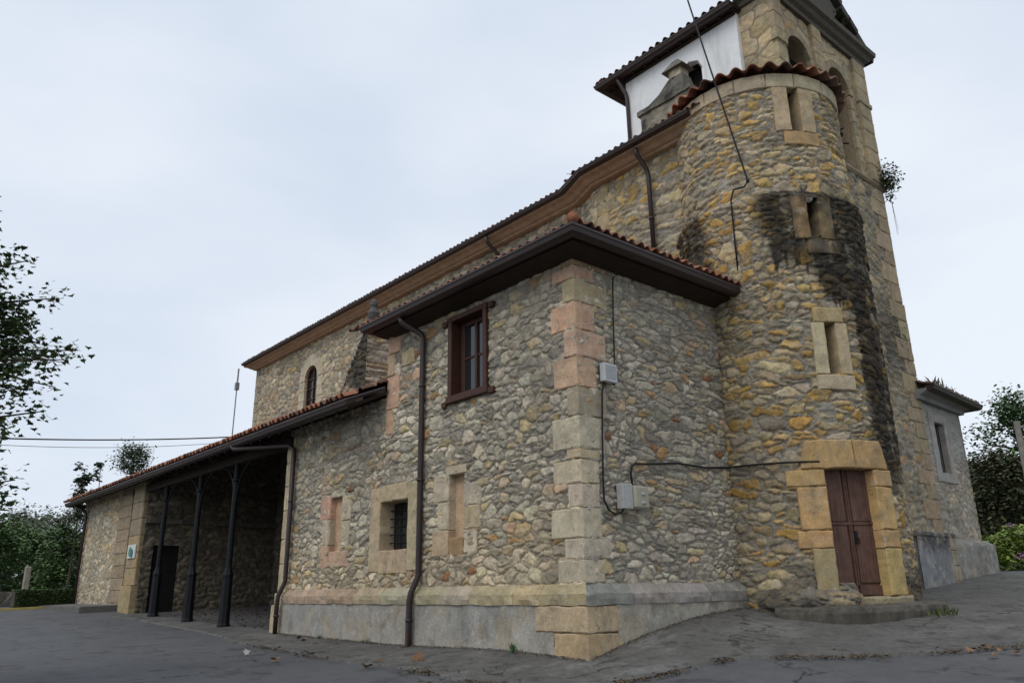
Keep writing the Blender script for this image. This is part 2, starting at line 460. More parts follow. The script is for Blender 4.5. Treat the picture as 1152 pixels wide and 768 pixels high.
def rect_hole(*rects):
    def f(u, v):
        k = np.zeros(u.shape, bool)
        for (a, b, c, d) in rects:
            k |= (u > a) & (u < b) & (v > c) & (v < d)
        return k
    return f

# ---- dressed stone: one block on a surface map, with worn rounded edges
_br = random.Random(5)
TAN = (.52, .39, .245); PINK = (.57, .36, .245); PALE = (.55, .46, .33); YEL = (.48, .315, .14); CREAM = (.58, .50, .36)
def vary(c, a=.12):
    k = 1 + _br.uniform(-a, a)
    return tuple(max(.01, q * k * (1 + _br.uniform(-.04, .04))) for q in c)
def block(mb, P, u0, u1, v0, v1, h0, h1, c, bev=.018, amp=.013, step=.07, stain=None):
    def ax(a, b):
        n = max(1, int((b - a - 2 * bev) / step))
        return np.concatenate([[a, a], np.linspace(a + bev, b - bev, n + 1), [b, b]])
    us, vs = ax(u0, u1), ax(v0, v1)
    U, V = np.meshgrid(us, vs, indexing='ij')
    s = _br.random() * 50
    h = np.full(U.shape, float(h1)) + amp * 2 * (fbm(U + s, V + s, 5, 3, 3) - .5)
    e1 = np.zeros(U.shape, bool); e1[1, :] = e1[-2, :] = True; e1[:, 1] = e1[:, -2] = True
    h[e1] -= bev
    e0 = np.zeros(U.shape, bool); e0[0, :] = e0[-1, :] = True; e0[:, 0] = e0[:, -1] = True
    h[e0] = h0
    du = (fbm(U + s, V, 8, 9, 3) - .5) * amp * 2.2; dv = (fbm(U, V + s, 8, 10, 3) - .5) * amp * 2.2
    XYZ = P(U + du, V + dv, h).reshape(-1, 3)
    cc = np.array(c) * (1 + .35 * (fbm(U + s, V * 3 + s, 2.2, 5, 3) - .5) + .25 * (fbm(U + s, V + s, 9, 6, 2) - .5))[..., None]
    if stain is not None:
        cc = stain(U, V, cc)
    nu, nv = len(us), len(vs); idx = np.arange(nu * nv).reshape(nu, nv)
    q = np.stack([idx[:-1, :-1], idx[1:, :-1], idx[1:, 1:], idx[:-1, 1:]], -1).reshape(-1, 4)
    return mb.add(XYZ, q, np.clip(cc.reshape(-1, 3), .004, .9))
def quoin(mb, x0, x1, y0, y1, z0, z1, c):
    """a corner block seen on two faces, front (-y) and side (+x)"""
    block(mb, front_at(y0), x0, x1, z0, z1, -.15, .006, c)
    block(mb, side_at(x1), y0 + .0015, y1, z0, z1, -.15, -.0015, c)
    block(mb, front_at(y0), x0 + .02, x1 - .02, z0 + .012, z1 - .012, -.1, -.012, c, bev=.01, amp=.0)
    box(mb, x1 - .06, x1 - .013, y0 + .013, y0 + .06, z0 + .012, z1 - .012, c)

# ---- barrel tiles
TERRA = [(.34, .125, .07), (.28, .105, .06), (.40, .17, .10), (.22, .095, .065), (.33, .19, .125), (.16, .09, .065)]
def tiles(mb, P, u0, u1, v0, v1, pitch=.21, course=.36, amp=.05, keep=None, seed=1, mossy=.0, samp=8, thick=.018):
    rs = np.random.RandomState(seed)
    nc = max(1, int(round((u1 - u0) / pitch))); pitch = (u1 - u0) / nc
    us = np.linspace(u0, u1, nc * samp + 1)
    nr = max(1, int(round((v1 - v0) / course))); course = (v1 - v0) / nr
    rows = []
    for k in range(nr):
        rows += [(v0 + k * course, 0.0, k), (v0 + (k + 1) * course - .004, 1.0, k)]
    ph = ((us - u0) / pitch) % 1.0
    prof = np.where(ph < .66, np.sin(np.pi * ph / .66) ** .8, -.35 * np.sin(np.pi * (ph - .66) / .34))
    cid = np.floor((us - u0) / pitch + 1e-6).astype(int)
    jit = rs.uniform(-.03, .03, (nc + 2, nr + 1)); hj = rs.uniform(-.008, .008, (nc + 2, nr + 1))
    tc_ = np.array(TERRA)[rs.randint(0, len(TERRA), (nc + 2) * (nr + 1))].reshape(nc + 2, nr + 1, 3)
    tc_ = tc_ * rs.uniform(.8, 1.2, (nc + 2, nr + 1, 1))
    if mossy > 0:
        mk = rs.rand(nc + 2, nr + 1, 1) * mossy
        tc_ = tc_ * (1 - mk) + np.array((.055, .05, .042)) * mk
    V = []; C = []
    for (v, fr, k) in rows:
        h = prof * amp * (1 - .1 * fr) + .026 * (1 - fr) + hj[cid, k] + .02
        V.append(P(us, np.full(us.shape, v) + (jit[cid, k] if fr == 0 else 0), h)); C.append(tc_[cid, k])
    # eave lip: the visible thickness of the lowest course
    h = prof * amp + .026 + hj[cid, 0] + .02 - thick
    lip = P(us, np.full(us.shape, v0) + jit[cid, 0], h); lc = tc_[cid, 0] * .9
    inn = P(us, np.full(us.shape, v0 + .3) + jit[cid, 0], h - .02)
    V = [inn, lip] + V; C = [lc * .8, lc] + C
    nu = len(us); nv = len(V)
    idx = np.arange(nu * nv).reshape(nv, nu)
    q = np.stack([idx[:-1, :-1], idx[:-1, 1:], idx[1:, 1:], idx[1:, :-1]], -1)
    if keep is not None:
        vm = np.array([v0, v0] + [r[0] for r in rows]); vc = (vm[:-1] + vm[1:]) / 2; uc = (us[:-1] + us[1:]) / 2
        q = q[keep(uc[None, :], vc[:, None])]
    return mb.add(np.concatenate(V), q.reshape(-1, 4), np.concatenate(C))
def slope_map(o, U, S):
    """u along the eave, v up the slope (S has horizontal length 1), h normal to the slope"""
    o = np.array(o, float); U = np.array(U, float); S = np.array(S, float); S = S / np.linalg.norm(S); Nn = np.cross(U, S); Nn /= np.linalg.norm(Nn)
    if Nn[2] < 0: Nn = -Nn
    def P(u, v, h):
        return o + np.asarray(u)[..., None] * U + np.asarray(v)[..., None] * S + np.asarray(h)[..., None] * Nn
    return P

# ------------------------------------------------------------------ terrain
TP = np.array([(0.1, -.1, 0), (-4.43, -.1, .02), (-10.45, -.1, .07), (-13.9, 0, .13), (-16.8, 0, .21), (-20.1, 0, .31), (-23, -.6, .42),
    (-31, -1.6, .55), (.1, 1, .27), (.1, 1.92, .43), (.1, 2.9, .57), (1.4, 3.1, .38), (2.55, 3.9, .30), (3.2, 5.5, .46), (.6, 9.9, .82),
    (.6, 12.1, .95), (.2, 15.9, 1.24), (-.7, 19.7, 1.36), (8.62, -8.78, -.58), (2, -6, -.3), (-8, -8, -.2), (-24, -8, .2), (14, 2, -.1),
    (9, 9, .45), (-38, 0, .66), (-50, 6, .8), (-45, -20, .3), (10, -20, -1.1), (6, 24, 1.45), (20, 20, .9), (-60, 40, 1.5), (0, 45, 2.2)])
def _U(r2): return np.where(r2 > 1e-12, r2 * np.log(r2 + 1e-12), 0)
_n = len(TP); _A = np.zeros((_n + 3, _n + 3))
_A[:_n, :_n] = _U(((TP[:, None, :2] - TP[None, :, :2]) ** 2).sum(-1)) + np.eye(_n) * .6
_A[:_n, _n] = 1; _A[:_n, _n + 1:] = TP[:, :2]; _A[_n, :_n] = 1; _A[_n + 1:, :_n] = TP[:, :2].T
_W = np.linalg.solve(_A, np.concatenate([TP[:, 2], np.zeros(3)]))
def tz(x, y):
    x = np.asarray(x, float); y = np.asarray(y, float)
    r2 = (x[..., None] - TP[:, 0]) ** 2 + (y[..., None] - TP[:, 1]) ** 2
    z = _U(r2) @ _W[:_n] + _W[-3] + _W[-2] * x + _W[-1] * y
    d = np.hypot(x + 5, y + 0)
    k = sstep(45, 90, d)
    return z * (1 - k) + k * (.7 + .012 * np.clip(y, -60, 120) + 1.2 * (fbm(x, y, .012, 3, 2) - .5))
def tzf(x, y): return float(tz(np.array([x]), np.array([y]))[0])

def ground_sheet():
    g = np.concatenate([-np.geomspace(1200, 26, 26), np.arange(-25.5, 25.6, .5), np.geomspace(26, 1200, 26)])
    X, Y = np.meshgrid(g - 5, g, indexing='ij')
    Z = tz(X, Y)
    n = len(g); idx = np.arange(n * n).reshape(n, n)
    q = np.stack([idx[:-1, :-1], idx[1:, :-1], idx[1:, 1:], idx[:-1, 1:]], -1)
    xc = (X[:-1, :-1] + X[1:, 1:]) / 2; yc = (Y[:-1, :-1] + Y[1:, 1:]) / 2
    asp = (xc > -35.5) & (xc < 40) & (yc > -40) & (yc < 19 + .3 * xc.clip(0, 30))
    V = np.stack([X, Y, Z], -1).reshape(-1, 3)
    for mask, nm, mt in ((asp, 'road', 'asphalt'), (~asp, 'ground', 'soil')):
        qq = q[mask].reshape(-1, 4); used = np.zeros(n * n, bool); used[qq.ravel()] = True; rm = np.cumsum(used) - 1
        tag(MB().add(V[used], rm[qq]).build(nm, mt, smooth=True), kind='structure')
ground_sheet()

def catmull(P, per):
    P = np.asarray(P, float); out = []
    for i in range(len(P) - 1):
        p0 = P[max(i - 1, 0)]; p1 = P[i]; p2 = P[i + 1]; p3 = P[min(i + 2, len(P) - 1)]
        for k in range(per):
            t = k / per
            out.append(.5 * (2 * p1 + (p2 - p0) * t + (2 * p0 - 5 * p1 + 4 * p2 - p3) * t * t + (3 * p1 - p0 - 3 * p2 + p3) * t ** 3))
    out.append(P[-1]); return np.array(out)
PAV_EDGE = catmull([(-21.8, -.95), (-17.4, -.75), (-12.75, -.98), (-9.76, -1.42), (-7.5, -1.55), (-5.3, -1.66), (-3, -1.69), (-1.6, -1.74), (-.2, -1.75),
    (1.0, -1.45), (1.6, -.6), (1.8, .3), (2.05, .85), (2.75, 1.44), (3.47, 2.21), (4.06, 3.06), (4.7, 4.2), (5.2, 7), (4.6, 11), (3.0, 15.5)], 10)
PAV_IN = catmull([(-21.8, .3), (-17.4, .3), (-12.75, .3), (-9.76, .1), (-7.5, .1), (-5.3, .1), (-3, .1), (-1.6, .1), (-.5, .05), (-.05, 0), (-.02, .05),
    (-.05, .5), (-.05, 1.2), (-.05, 2.2), (-.05, 3.2), (.2, 4.5), (.3, 6), (-.05, 8), (-.05, 11.5), (-.3, 15.5)], 10)
def pavement():
    m = 22; n = len(PAV_EDGE)
    t = np.linspace(0, 1, m)
    X = PAV_IN[:, None, 0] * (1 - t) + PAV_EDGE[:, None, 0] * t
    Y = PAV_IN[:, None, 1] * (1 - t) + PAV_EDGE[:, None, 1] * t
    k = np.arange(n)[:, None]
    wob = (fbm(k * .35 + 0 * t, 0 * k + 3 + 0 * t, 1, 4, 3) - .5) * .35 * t
    X = X + wob * .5; Y = Y - wob
    Z = tz(X, Y) + .035 + .03 * (fbm(X, Y, 1.1, 2, 3) - .5) * (t > .02)
    Z[:, -1] -= .10
    X[:, -1] = X[:, -2] + (X[:, -1] - X[:, -2]) * .25; Y[:, -1] = Y[:, -2] + (Y[:, -1] - Y[:, -2]) * .25
    idx = np.arange(n * m).reshape(n, m)
    q = np.stack([idx[:-1, :-1], idx[:-1, 1:], idx[1:, 1:], idx[1:, :-1]], -1).reshape(-1, 4)
    tag(MB().add(np.stack([X, Y, Z], -1).reshape(-1, 3), q).build('pavement', 'concrete', smooth=True), kind='structure')
pavement()

# ------------------------------------------------------------------ the church
church = thing('church', (0, 0, 0), 'old rubble stone village church with round stair turret, bell gable and long tiled portico', 'church')
church_parts = church
def part(mb, name, mat, parent=church, smooth=False): return mb.build(name, mat, parent, smooth)
def wall(P, u0, u1, v0, v1, res, a, b, pal, seed, hole=None, stain=None, name='stone_wall', **k):
    mb = MB(); mb.add(*rubble(P, rng(u0, u1, res), rng(v0, v1, res), a, b, pal, seed, hole, stain, **k))
    return part(mb, name, 'masonry', smooth=True)

# --- sacristy block: front wall (y = 0) and side wall (x = 0)
front_holes = rect_hole((-11, -5.78, 5.05, 7), (-3.42, -2.36, 4.6, 6.12), (-5.95, -4.86, 1.78, 2.84), (-8.15, -7.58, 1.84, 3.14), (-3.52, -3.02, 1.84, 3.12))
def front_tone(U, V, c):  # darker towards the top, warmer towards the bottom
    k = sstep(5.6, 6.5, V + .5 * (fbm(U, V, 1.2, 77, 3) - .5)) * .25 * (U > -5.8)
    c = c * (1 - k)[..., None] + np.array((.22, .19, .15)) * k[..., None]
    low = sstep(2.6, 1.2, V + 1.6 * (fbm(U, V, .7, 5, 3) - .5))
    return c * (1 + low[..., None] * np.array((.12, .05, -.06)))
wall(FRONT, -10.5, 0.0, .9, 6.5, .017, .30, .165, GREY, 11, front_holes, front_tone, relief=.82)
wall(SIDE, 0.0, 4.7, .9, 6.5, .016, .28, .135, GREY, 23, None, None, relief=.82)

# plinth render and its weathered moulding
mb = MB()
for (x0, x1) in ((-10.2, -.62),):
    us = rng(x0, x1, .06); vs = rng(-.35, .80, .05); U, V = np.meshgrid(us, vs, indexing='ij')
    h = .10 + .02 * (fbm(U, V, 2.5, 4, 4) - .5)
    k = np.clip(.5 + 2.2 * (fbm(U, V, .9, 61, 4) - .5), 0, 1)[..., None]; lo = sstep(.45, .0, V + .5 * (fbm(U, V, 1.5, 9, 3) - .5))[..., None]
    cc = np.array((.27, .265, .25)) * k + np.array((.36, .335, .285)) * (1 - k); cc = cc * (1 - .5 * lo) + np.array((.42, .39, .33)) * .5 * lo
    idx = np.arange(U.size).reshape(U.shape)
    mb.add(FRONT(U, V, h).reshape(-1, 3), np.stack([idx[:-1, :-1], idx[1:, :-1], idx[1:, 1:], idx[:-1, 1:]], -1).reshape(-1, 4), cc.reshape(-1, 3))
us = rng(.55, 4.4, .05); vs = rng(-.1, .80, .045); U, V = np.meshgrid(us, vs, indexing='ij')
h = .10 + .045 * (fbm(U, V, 4, 14, 4) - .5)
cc = np.array((.34, .315, .26)) * (.7 + .6 * fbm(U, V, 2.5, 15, 4))[..., None]
idx = np.arange(U.size).reshape(U.shape)
mb.add(SIDE(U, V, h).reshape(-1, 3), np.stack([idx[:-1, :-1], idx[1:, :-1], idx[1:, 1:], idx[:-1, 1:]], -1).reshape(-1, 4), cc.reshape(-1, 3))
part(mb, 'plinth', 'render', smooth=True)
mb = MB()
def mould(P, u0, u1, c, hh=.13, m0=False, m1=False):
    us = np.concatenate([[u0, u0], rng(u0 + .01, u1 - .01, .05), [u1, u1]]); s = _br.random() * 30
    prof = [(-.04, 1.10), (.012, 1.085), (.05, 1.04), (hh - .015, .965), (hh, .945), (hh + .004, .87), (hh - .005, .785), (.02, .775)]
    U = np.repeat(us[:, None], len(prof), 1); H = np.array([p[0] for p in prof])[None] + 0 * U; V = np.array([p[1] for p in prof])[None] + 0 * U
    n1 = .06 * (fbm(U + s, V * 3, 5, 3, 4) - .5); H = H + n1; V = V + .035 * (fbm(U + s, V + 5, 3, 6, 2) - .5)
    H[0] = H[-1] = -.05; H[1] -= .012; H[-2] -= .012
    if m1: H[-2] = H[-1] = H[-3]; U[-1] = U[-2] = H[-1]
    if m0: H[0] = H[1] = H[2]; U[0] = U[1] = -H[0]
    cc = np.array(c) * (.75 + .5 * fbm(U + s, V * 3, 3, 8, 4))[..., None]
    idx = np.arange(U.size).reshape(U.shape)
    mb.add(P(U, V, H).reshape(-1, 3), np.stack([idx[:-1, :-1], idx[:-1, 1:], idx[1:, 1:], idx[1:, :-1]], -1).reshape(-1, 4), cc.reshape(-1, 3))
xs = [-10.15, -8.9, -7.9, -6.7, -5.6, -4.62, -3.5, -2.7, -1.55, -.9, .0]
cs = [(.42, .30, .21), (.42, .29, .20), (.36, .25, .17), (.43, .34, .22), (.38, .33, .24), (.44, .36, .24), (.40, .35, .25), (.43, .34, .21), (.44, .34, .20), (.45, .36, .22)]
for i, c in enumerate(cs):
    mould(FRONT, xs[i] + .004, xs[i + 1] - .004, vary(c), m1=(i == 9))
ys = [.0, .9, 1.8, 2.9, 4.3]
for i, c in enumerate([(.28, .27, .24), (.34, .315, .255), (.32, .305, .265), (.27, .255, .22)]):
    mould(SIDE, ys[i] + .004, ys[i + 1] - .004, vary(c), m0=(i == 0))
part(mb, 'plinth_moulding', 'ashlar')
# corner blocks of the plinth
mb = MB()
quoin(mb, -1.02, .113, -.113, .62, .40, .775, vary(TAN, .05)); quoin(mb, -.62, .108, -.108, .66, -.15, .385, vary((.47, .33, .19), .05))
part(mb, 'quoin', 'ashlar')
mb = MB()
# main quoins: heights read from the corner, alternating long and short
QZ = [6.46, 6.25, 6.01, 5.60, 5.12, 4.65, 4.14, 3.66, 3.14, 2.97, 2.59, 2.22, 1.76, 1.45, 1.095]
QL = [.3, .30, .52, .28, .58, .28, .55, .25, .62, .30, .62, .30, .70, .42, .58]
QR = [.3, .9, .48, .80, .48, .72, .46, .66, .58, .45, .42, .40, .42, .62, .44]
QC = [TAN, (.31, .20, .11), PINK, TAN, PINK, PINK, PINK, (.35, .29, .20), PALE, TAN, PALE, PALE, PALE, (.52, .44, .33), (.50, .43, .325)]
for i in range(len(QZ) - 1):
    quoin(mb, -QL[i + 1], .008, -.008, QR[i + 1], QZ[i + 1] + .008, QZ[i] - .008, vary(QC[i + 1], .06))
part(mb, 'quoin', 'ashlar')
mb = MB()
# dressed edge of the upper storey above the portico
zs = [6.45, 6.0, 5.5, 4.75, 4.2]
for i, (wd, c) in enumerate([(.5, PINK), (.28, TAN), (.5, PINK), (.3, PINK)]):
    block(mb, FRONT, -5.82, -5.82 + wd, zs[i + 1] + .008, zs[i] - .008, -.2, .012, vary(c, .06))
block(mb, FRONT, -5.28, -4.78, 5.62, 5.95, -.1, .01, vary(TAN, .05))
part(mb, 'quoin', 'ashlar')
mb = MB()
# end strip beside the portico opening
zz = [-.1, .75, 1.02, 1.7, 2.3, 3.0, 3.6, 4.2, 4.85]
for i in range(8):
    pr = .13 if i < 1 else (.06 if i == 1 else .02)
    block(mb, FRONT, -10.62 - (.08 if i < 2 else 0), -10.19, zz[i] + .006, zz[i + 1] - .006, -.5, pr, vary((.50, .41, .26), .1))
part(mb, 'pilaster', 'ashlar')

# hidden returns of the block (close the volume)
mb = MB()
box(mb, -10.55, -10.15, .5, 5.0, -.2, 5.6, (.1, .085, .065))
part(mb, 'return_wall', 'masonry'); mb = MB()
box(mb, -5.78, -5.5, .05, 5.0, 4.8, 6.5, (.2, .17, .13))
part(mb, 'return_wall', 'masonry')

# surrounds on the front
def niche(u0, u1, v0, v1, depth, stones, back_c, P=FRONT):
    mb = MB()
    for (a, b, c, d, cc, pr) in stones:
        block(mb, P, a, b, c, d, -depth - .06, pr, vary(cc, .06))
    block(mb, P, u0 - .05, u1 + .05, v0 - .05, v1 + .05, -depth - .1, -depth, vary(back_c, .05), amp=.012)
    return part(mb, 'blocked_slit', 'ashlar')
niche(-8.13, -7.6, 1.86, 3.12, .14, [(-8.62, -8.13, 2.62, 3.18, PINK, .005), (-8.48, -8.13, 2.05, 2.61, PALE, .0), (-8.52, -8.13, 1.55, 2.04, PINK, .005),
    (-7.6, -7.2, 2.55, 3.1, PALE, .0), (-7.6, -7.22, 1.95, 2.54, PALE, .004), (-8.12, -7.22, 1.55, 1.90, PINK, .006), (-8.12, -7.5, 3.1, 3.25, PALE, .0)], PINK)
niche(-3.5, -3.04, 1.86, 3.1, .17, [(-4.0, -3.5, 2.62, 3.12, PALE, .003), (-3.86, -3.5, 2.1, 2.61, PALE, .006), (-4.02, -3.5, 1.62, 2.09, TAN, .01),
    (-3.04, -2.52, 2.5, 2.9, PALE, .0), (-3.04, -2.55, 2.08, 2.49, TAN, .004), (-3.04, -2.66, 1.66, 2.07, PALE, .0), (-3.49, -3.05, 1.62, 1.95, (.36, .24, .12), .006), (-3.6, -2.95, 3.1, 3.27, PALE, .0)], TAN)

# barred window with broad splayed surround
mb = MB()
for (a, b, c, d) in ((-6.32, -5.93, 1.40, 3.12), (-4.88, -4.52, 1.40, 3.12), (-5.925, -4.885, 2.80, 3.14), (-5.925, -4.885, 1.36, 1.82)):
    block(mb, FRONT, a, b, c, d, -.42, .018, vary((.52, .41, .255), .05), amp=.016)
bw = part(mb, 'barred_window', 'ashlar')
mb = MB(); box(mb, -5.96, -4.85, .36, .40, 1.8, 2.84, (.02, .02, .02)); part(mb, 'pane', 'glass', bw)
mb = MB()
for i in range(4):
    x = -5.78 + i * .24; tube(mb, [(x, .27, 1.86), (x, .27, 2.76)], .013, 6)
for i in range(5):
    z = 1.98 + i * .165; tube(mb, [(-5.95, .258, z), (-4.86, .258, z)], .012, 6)
part(mb, 'grille', 'iron', bw)

# upper window: timber frame with ears, casement, four panes
mb = MB()
fx0, fx1, fz0, fz1 = -3.46, -2.33, 4.56, 6.15
for (a, b, c, d, y0, y1) in ((fx0 - .05, fx0 + .07, fz0, fz1, -.055, .35), (fx1 - .07, fx1 + .04, fz0, fz1, -.055, .35), (fx0 - .08, fx1 + .07, fz1 - .03, fz1 + .08, -.065, .35), (fx0 - .08, fx1 + .07, fz0 - .09, fz0 + .05, -.075, .35)):
    box(mb, a, b, y0, y1, c, d, bev=.012)
for (x0, x1, z) in ((fx0 - .24, fx0 - .1, 6.13), (fx1 + .1, fx1 + .24, 6.15), (fx0 - .24, fx0 - .1, 4.47), (fx1 + .08, fx1 + .24, 4.50)):
    box(mb, x0, x1, -.06, .1, z - .06, z + .06, bev=.012)
uw = part(mb, 'window', 'joinery'); uw['label'] = 'reddish brown wooden window frame'
mb = MB()
cx0, cx1, cz0, cz1 = fx0 + .10, fx1 - .08, fz0 + .05, fz1 - .04
for (a, b, c, d) in ((cx0, cx0 + .12, cz0, cz1), (cx1 - .09, cx1, cz0, cz1), (cx0 + .12, cx1 - .09, cz1 - .09, cz1), (cx0 + .12, cx1 - .09, cz0, cz0 + .10)):
    box(mb, a, b, .17, .225, c, d, bev=.008)
gx0, gx1 = cx0 + .12, cx1 - .09; gm = (gx0 + gx1) / 2; zm = (cz0 + cz1) / 2
box(mb, gm - .035, gm + .035, .16, .22, cz0 + .10, cz1 - .09, bev=.006)
box(mb, gx0, gm - .035, .18, .215, zm - .02, zm + .02); box(mb, gm + .035, gx1, .18, .215, zm - .02, zm + .02)
part(mb, 'casement', 'joinery', uw)
mb = MB(); box(mb, gx0 - .01, gx1 + .01, .20, .208, cz0 + .05, cz1 - .05); part(mb, 'pane', 'glass', uw)
mb = MB(); box(mb, fx0 + .1, fx1 - .1, .6, .62, fz0, fz1); part(mb, 'room_shade', 'dark', uw)

# eaves, gutter and roof of the sacristy
GUT = [(-.10, -.02), (-.02, -.12), (.06, -.13), (.10, -.08), (.115, .0), (.115, .035), (.085, .04), (.06, .0), (.0, -.02), (-.06, .02), (-.10, .02)]
FASC = [(-.14, -.10), (-.105, -.10), (-.105, .03), (-.14, .03)]
GUTPROF = [(-.12, -.10), (-.05, -.125), (.03, -.12), (.085, -.085), (.105, -.02), (.12, .0), (.12, .04), (.085, .045), (.075, .02), (-.12, .02)]
eave = [(-5.98, 3.4, 6.58), (-5.98, -.50, 6.58), (.52, -.50, 6.58), (.52, 4.6, 6.58)]
mb = MB(); sweep(mb, eave, GUTPROF); part(mb, 'gutter', 'gutter')
mb = MB()
sweep(mb, eave, [(-.50, -.235), (-.16, -.15), (-.122, -.15), (-.122, .03), (-.50, .03)])
sweep(mb, [(-5.86, 3.4, 6.42), (-5.86, -.10, 6.42), (.10, -.10, 6.42), (.10, 4.6, 6.42)], [(-.3, -.02), (.04, -.02), (.13, .03), (.14, .10), (-.3, .10)])
part(mb, 'soffit', 'timber')
mb = MB()
k = .36
tiles(mb, slope_map((-5.98, -.55, 6.595), (1, 0, 0), (0, 1, k)), 0, 6.5, -.02, 5.4, keep=lambda u, v: (6.5 - u) > v * .94 - .12, seed=3)
tiles(mb, slope_map((.62, -.5, 6.635), (0, 1, 0), (-1, 0, k)), 0, 5.4, -.02, 6.0, keep=lambda u, v: (u > v * .94 - .12), seed=4)
rf = part(mb, 'roof', 'tile', smooth=True)
mb = MB()
for i in range(12):
    t = i * .36; p = np.array([.58 - t, -.54 + t, 6.72 + t * k])
    d = np.array([-1, 1, k]); d = d / np.linalg.norm(d)
    tube(mb, [p - d * .05, p + d * .34, p + d * .44], [.10, .095, .08], 12, vary((.27, .105, .055), .2))
part(mb, 'hip_tile', 'tile', rf, smooth=True)

def pipe(pts, r=.055, brackets=()):
    mb = MB(); tube(mb, pts, r, 12)
    for (x, y, z) in brackets:
        lathe(mb, x, y, [(r, z - .025), (r + .014, z - .025), (r + .014, z + .025), (r, z + .025)], 12)
    return part(mb, 'downpipe', 'gutter', smooth=True)
pipe([(-4.62, -.48, 6.47), (-4.60, -.44, 6.36), (-4.38, -.10, 6.12), (-4.35, -.075, 6.0), (-4.35, -.075, 1.32), (-4.37, -.09, 1.24), (-4.42, -.19, .98), (-4.43, -.21, .85), (-4.45, -.20, .06), (-4.52, -.29, .0)], .058,
     [(-4.35, -.075, 5.0), (-4.35, -.075, 3.1), (-4.44, -.2, .5)])
pipe([(-12.7, -.72, 4.92), (-12.6, -.68, 4.80), (-10.25, -.14, 4.62), (-10.05, -.10, 4.5), (-10.05, -.10, 1.32), (-10.07, -.12, 1.22), (-10.13, -.22, .95), (-10.14, -.23, .8), (-10.14, -.23, .08)], .055, [(-10.05, -.10, 3.2), (-10.14, -.23, .5)])
pipe([(-30.9, -.7, 4.9), (-30.8, -.15, 4.6), (-30.75, -.1, 4.4), (-30.75, -.1, .7)], .06)
pipe([(-1.85, 4.15, 10.95), (-1.85, 4.2, 10.8), (-1.82, 4.48, 10.5), (-1.80, 4.51, 10.3), (-1.80, 4.51, 7.9)], .055, [(-1.8, 4.51, 9.2)])
pipe([(-7.9, 4.45, 10.95), (-7.9, 4.5, 10.8), (-7.88, 4.9, 10.5), (-7.87, 4.91, 10.3), (-7.87, 4.91, 8.0)], .055)

# --- nave
def nave_hole(u, v):
    arch = (np.hypot((u + 19.92) / .78, (v - 9.25) / .80) < 1) & (v >= 9.25)
    return arch | ((np.abs(u + 19.92) < .78) & (v > 7.6) & (v < 9.26))
wall(front_at(5.0), -25.5, -4.5, 6.3, 10.98, .035, .40, .21, NAVE, 31, nave_hole)
wall(front_at(4.62), -3.58, -.2, 6.3, 10.98, .028, .38, .20, OCHRE, 37)
ch = np.array([-3.58 + 4.5, -.38]); ch = ch / np.linalg.norm(ch)
wall(plane_map((-4.5, 5.0, 0), (ch[0], ch[1], 0), (ch[1], -ch[0], 0)), 0, .995, 6.3, 10.98, .03, .38, .2, NAVE, 38)
mb = MB()
zs = [8.2, 8.6, 9.05, 9.45, 9.95, 10.3, 10.62]
for i in range(6):
    wd = .42 if i % 2 else .62
    block(mb, front_at(4.62), -3.60, -3.60 + wd, zs[i] + .006, zs[i + 1] - .006, -.25, .014, vary((.40, .32, .19), .1))
part(mb, 'quoin', 'ashlar')
mb = MB()
for i in range(9):
    z = 7.2 + i * .40; block(mb, front_at(5.0), -25.55, -25.55 + (.5 if i % 2 else .3), z + .005, z + .395, -.25, .014, vary((.36, .31, .23), .1))
part(mb, 'quoin', 'ashlar')
# arched nave window
mb = MB()
def arch_ring(mb, P, cu, cv, ri, ro, h0, h1, c, n=9, a0=0, a1=180, leg=None, squash=1.0):
    for i in range(n):
        t0, t1 = R(a0 + (a1 - a0) * i / n + .6), R(a0 + (a1 - a0) * (i + 1) / n - .6)
        tt = np.linspace(t0, t1, 5); V = []
        for (rr, hh) in ((ri, h0), (ri, h1), (ro, h1), (ro, h0)):
            V.append(P(cu + rr * np.cos(tt), cv + rr * squash * np.sin(tt), np.full(tt.shape, hh)))
        V = np.concatenate(V); f = []
        for a in range(3):
            for b in range(4):
                f.append((a * 5 + b, a * 5 + b + 1, a * 5 + b + 6, a * 5 + b + 5))
        f += [(0, 5, 10, 15), (4, 19, 14, 9)]
        mb.add(V, f, vary(c, .08))
arch_ring(mb, front_at(5.0), -19.92, 9.25, .55, 1.02, -.45, .02, CREAM, 9)
for s in (-1, 1):
    for i in range(4):
        z = 7.6 + i * .41; a, b = sorted((-19.92 + s * .55, -19.92 + s * 1.02))
        block(mb, front_at(5.0), a, b, z + .004, z + .406, -.45, .02, vary(CREAM, .08))
aw = part(mb, 'arched_window', 'ashlar')
mb = MB()
tt = np.linspace(0, math.pi, 15); V = np.concatenate([[[-19.92 + .6 * math.cos(t), 5.16, 9.25 + .6 * math.sin(t)] for t in tt], [[-20.52, 5.16, 7.6], [-19.32, 5.16, 7.6]]])
mb.add(V, [tuple(range(len(V)))]); part(mb, 'pane', 'glass', aw)
mb = MB()
box(mb, -19.95, -19.89, 5.11, 5.15, 7.6, 9.8)
for z in (8.42, 8.86, 9.25):
    box(mb, -20.46, -19.955, 5.115, 5.15, z, z + .04); box(mb, -19.885, -19.38, 5.115, 5.15, z, z + .04)
arch_ring(mb, front_at(5.0), -19.92, 9.25, .47, .552, -.16, -.10, (.1, .1, .1), 7)
box(mb, -20.47, -20.39, 5.10, 5.15, 7.6, 9.25); box(mb, -19.45, -19.37, 5.10, 5.15, 7.6, 9.25)
part(mb, 'glazing_bar', 'joinery', aw)
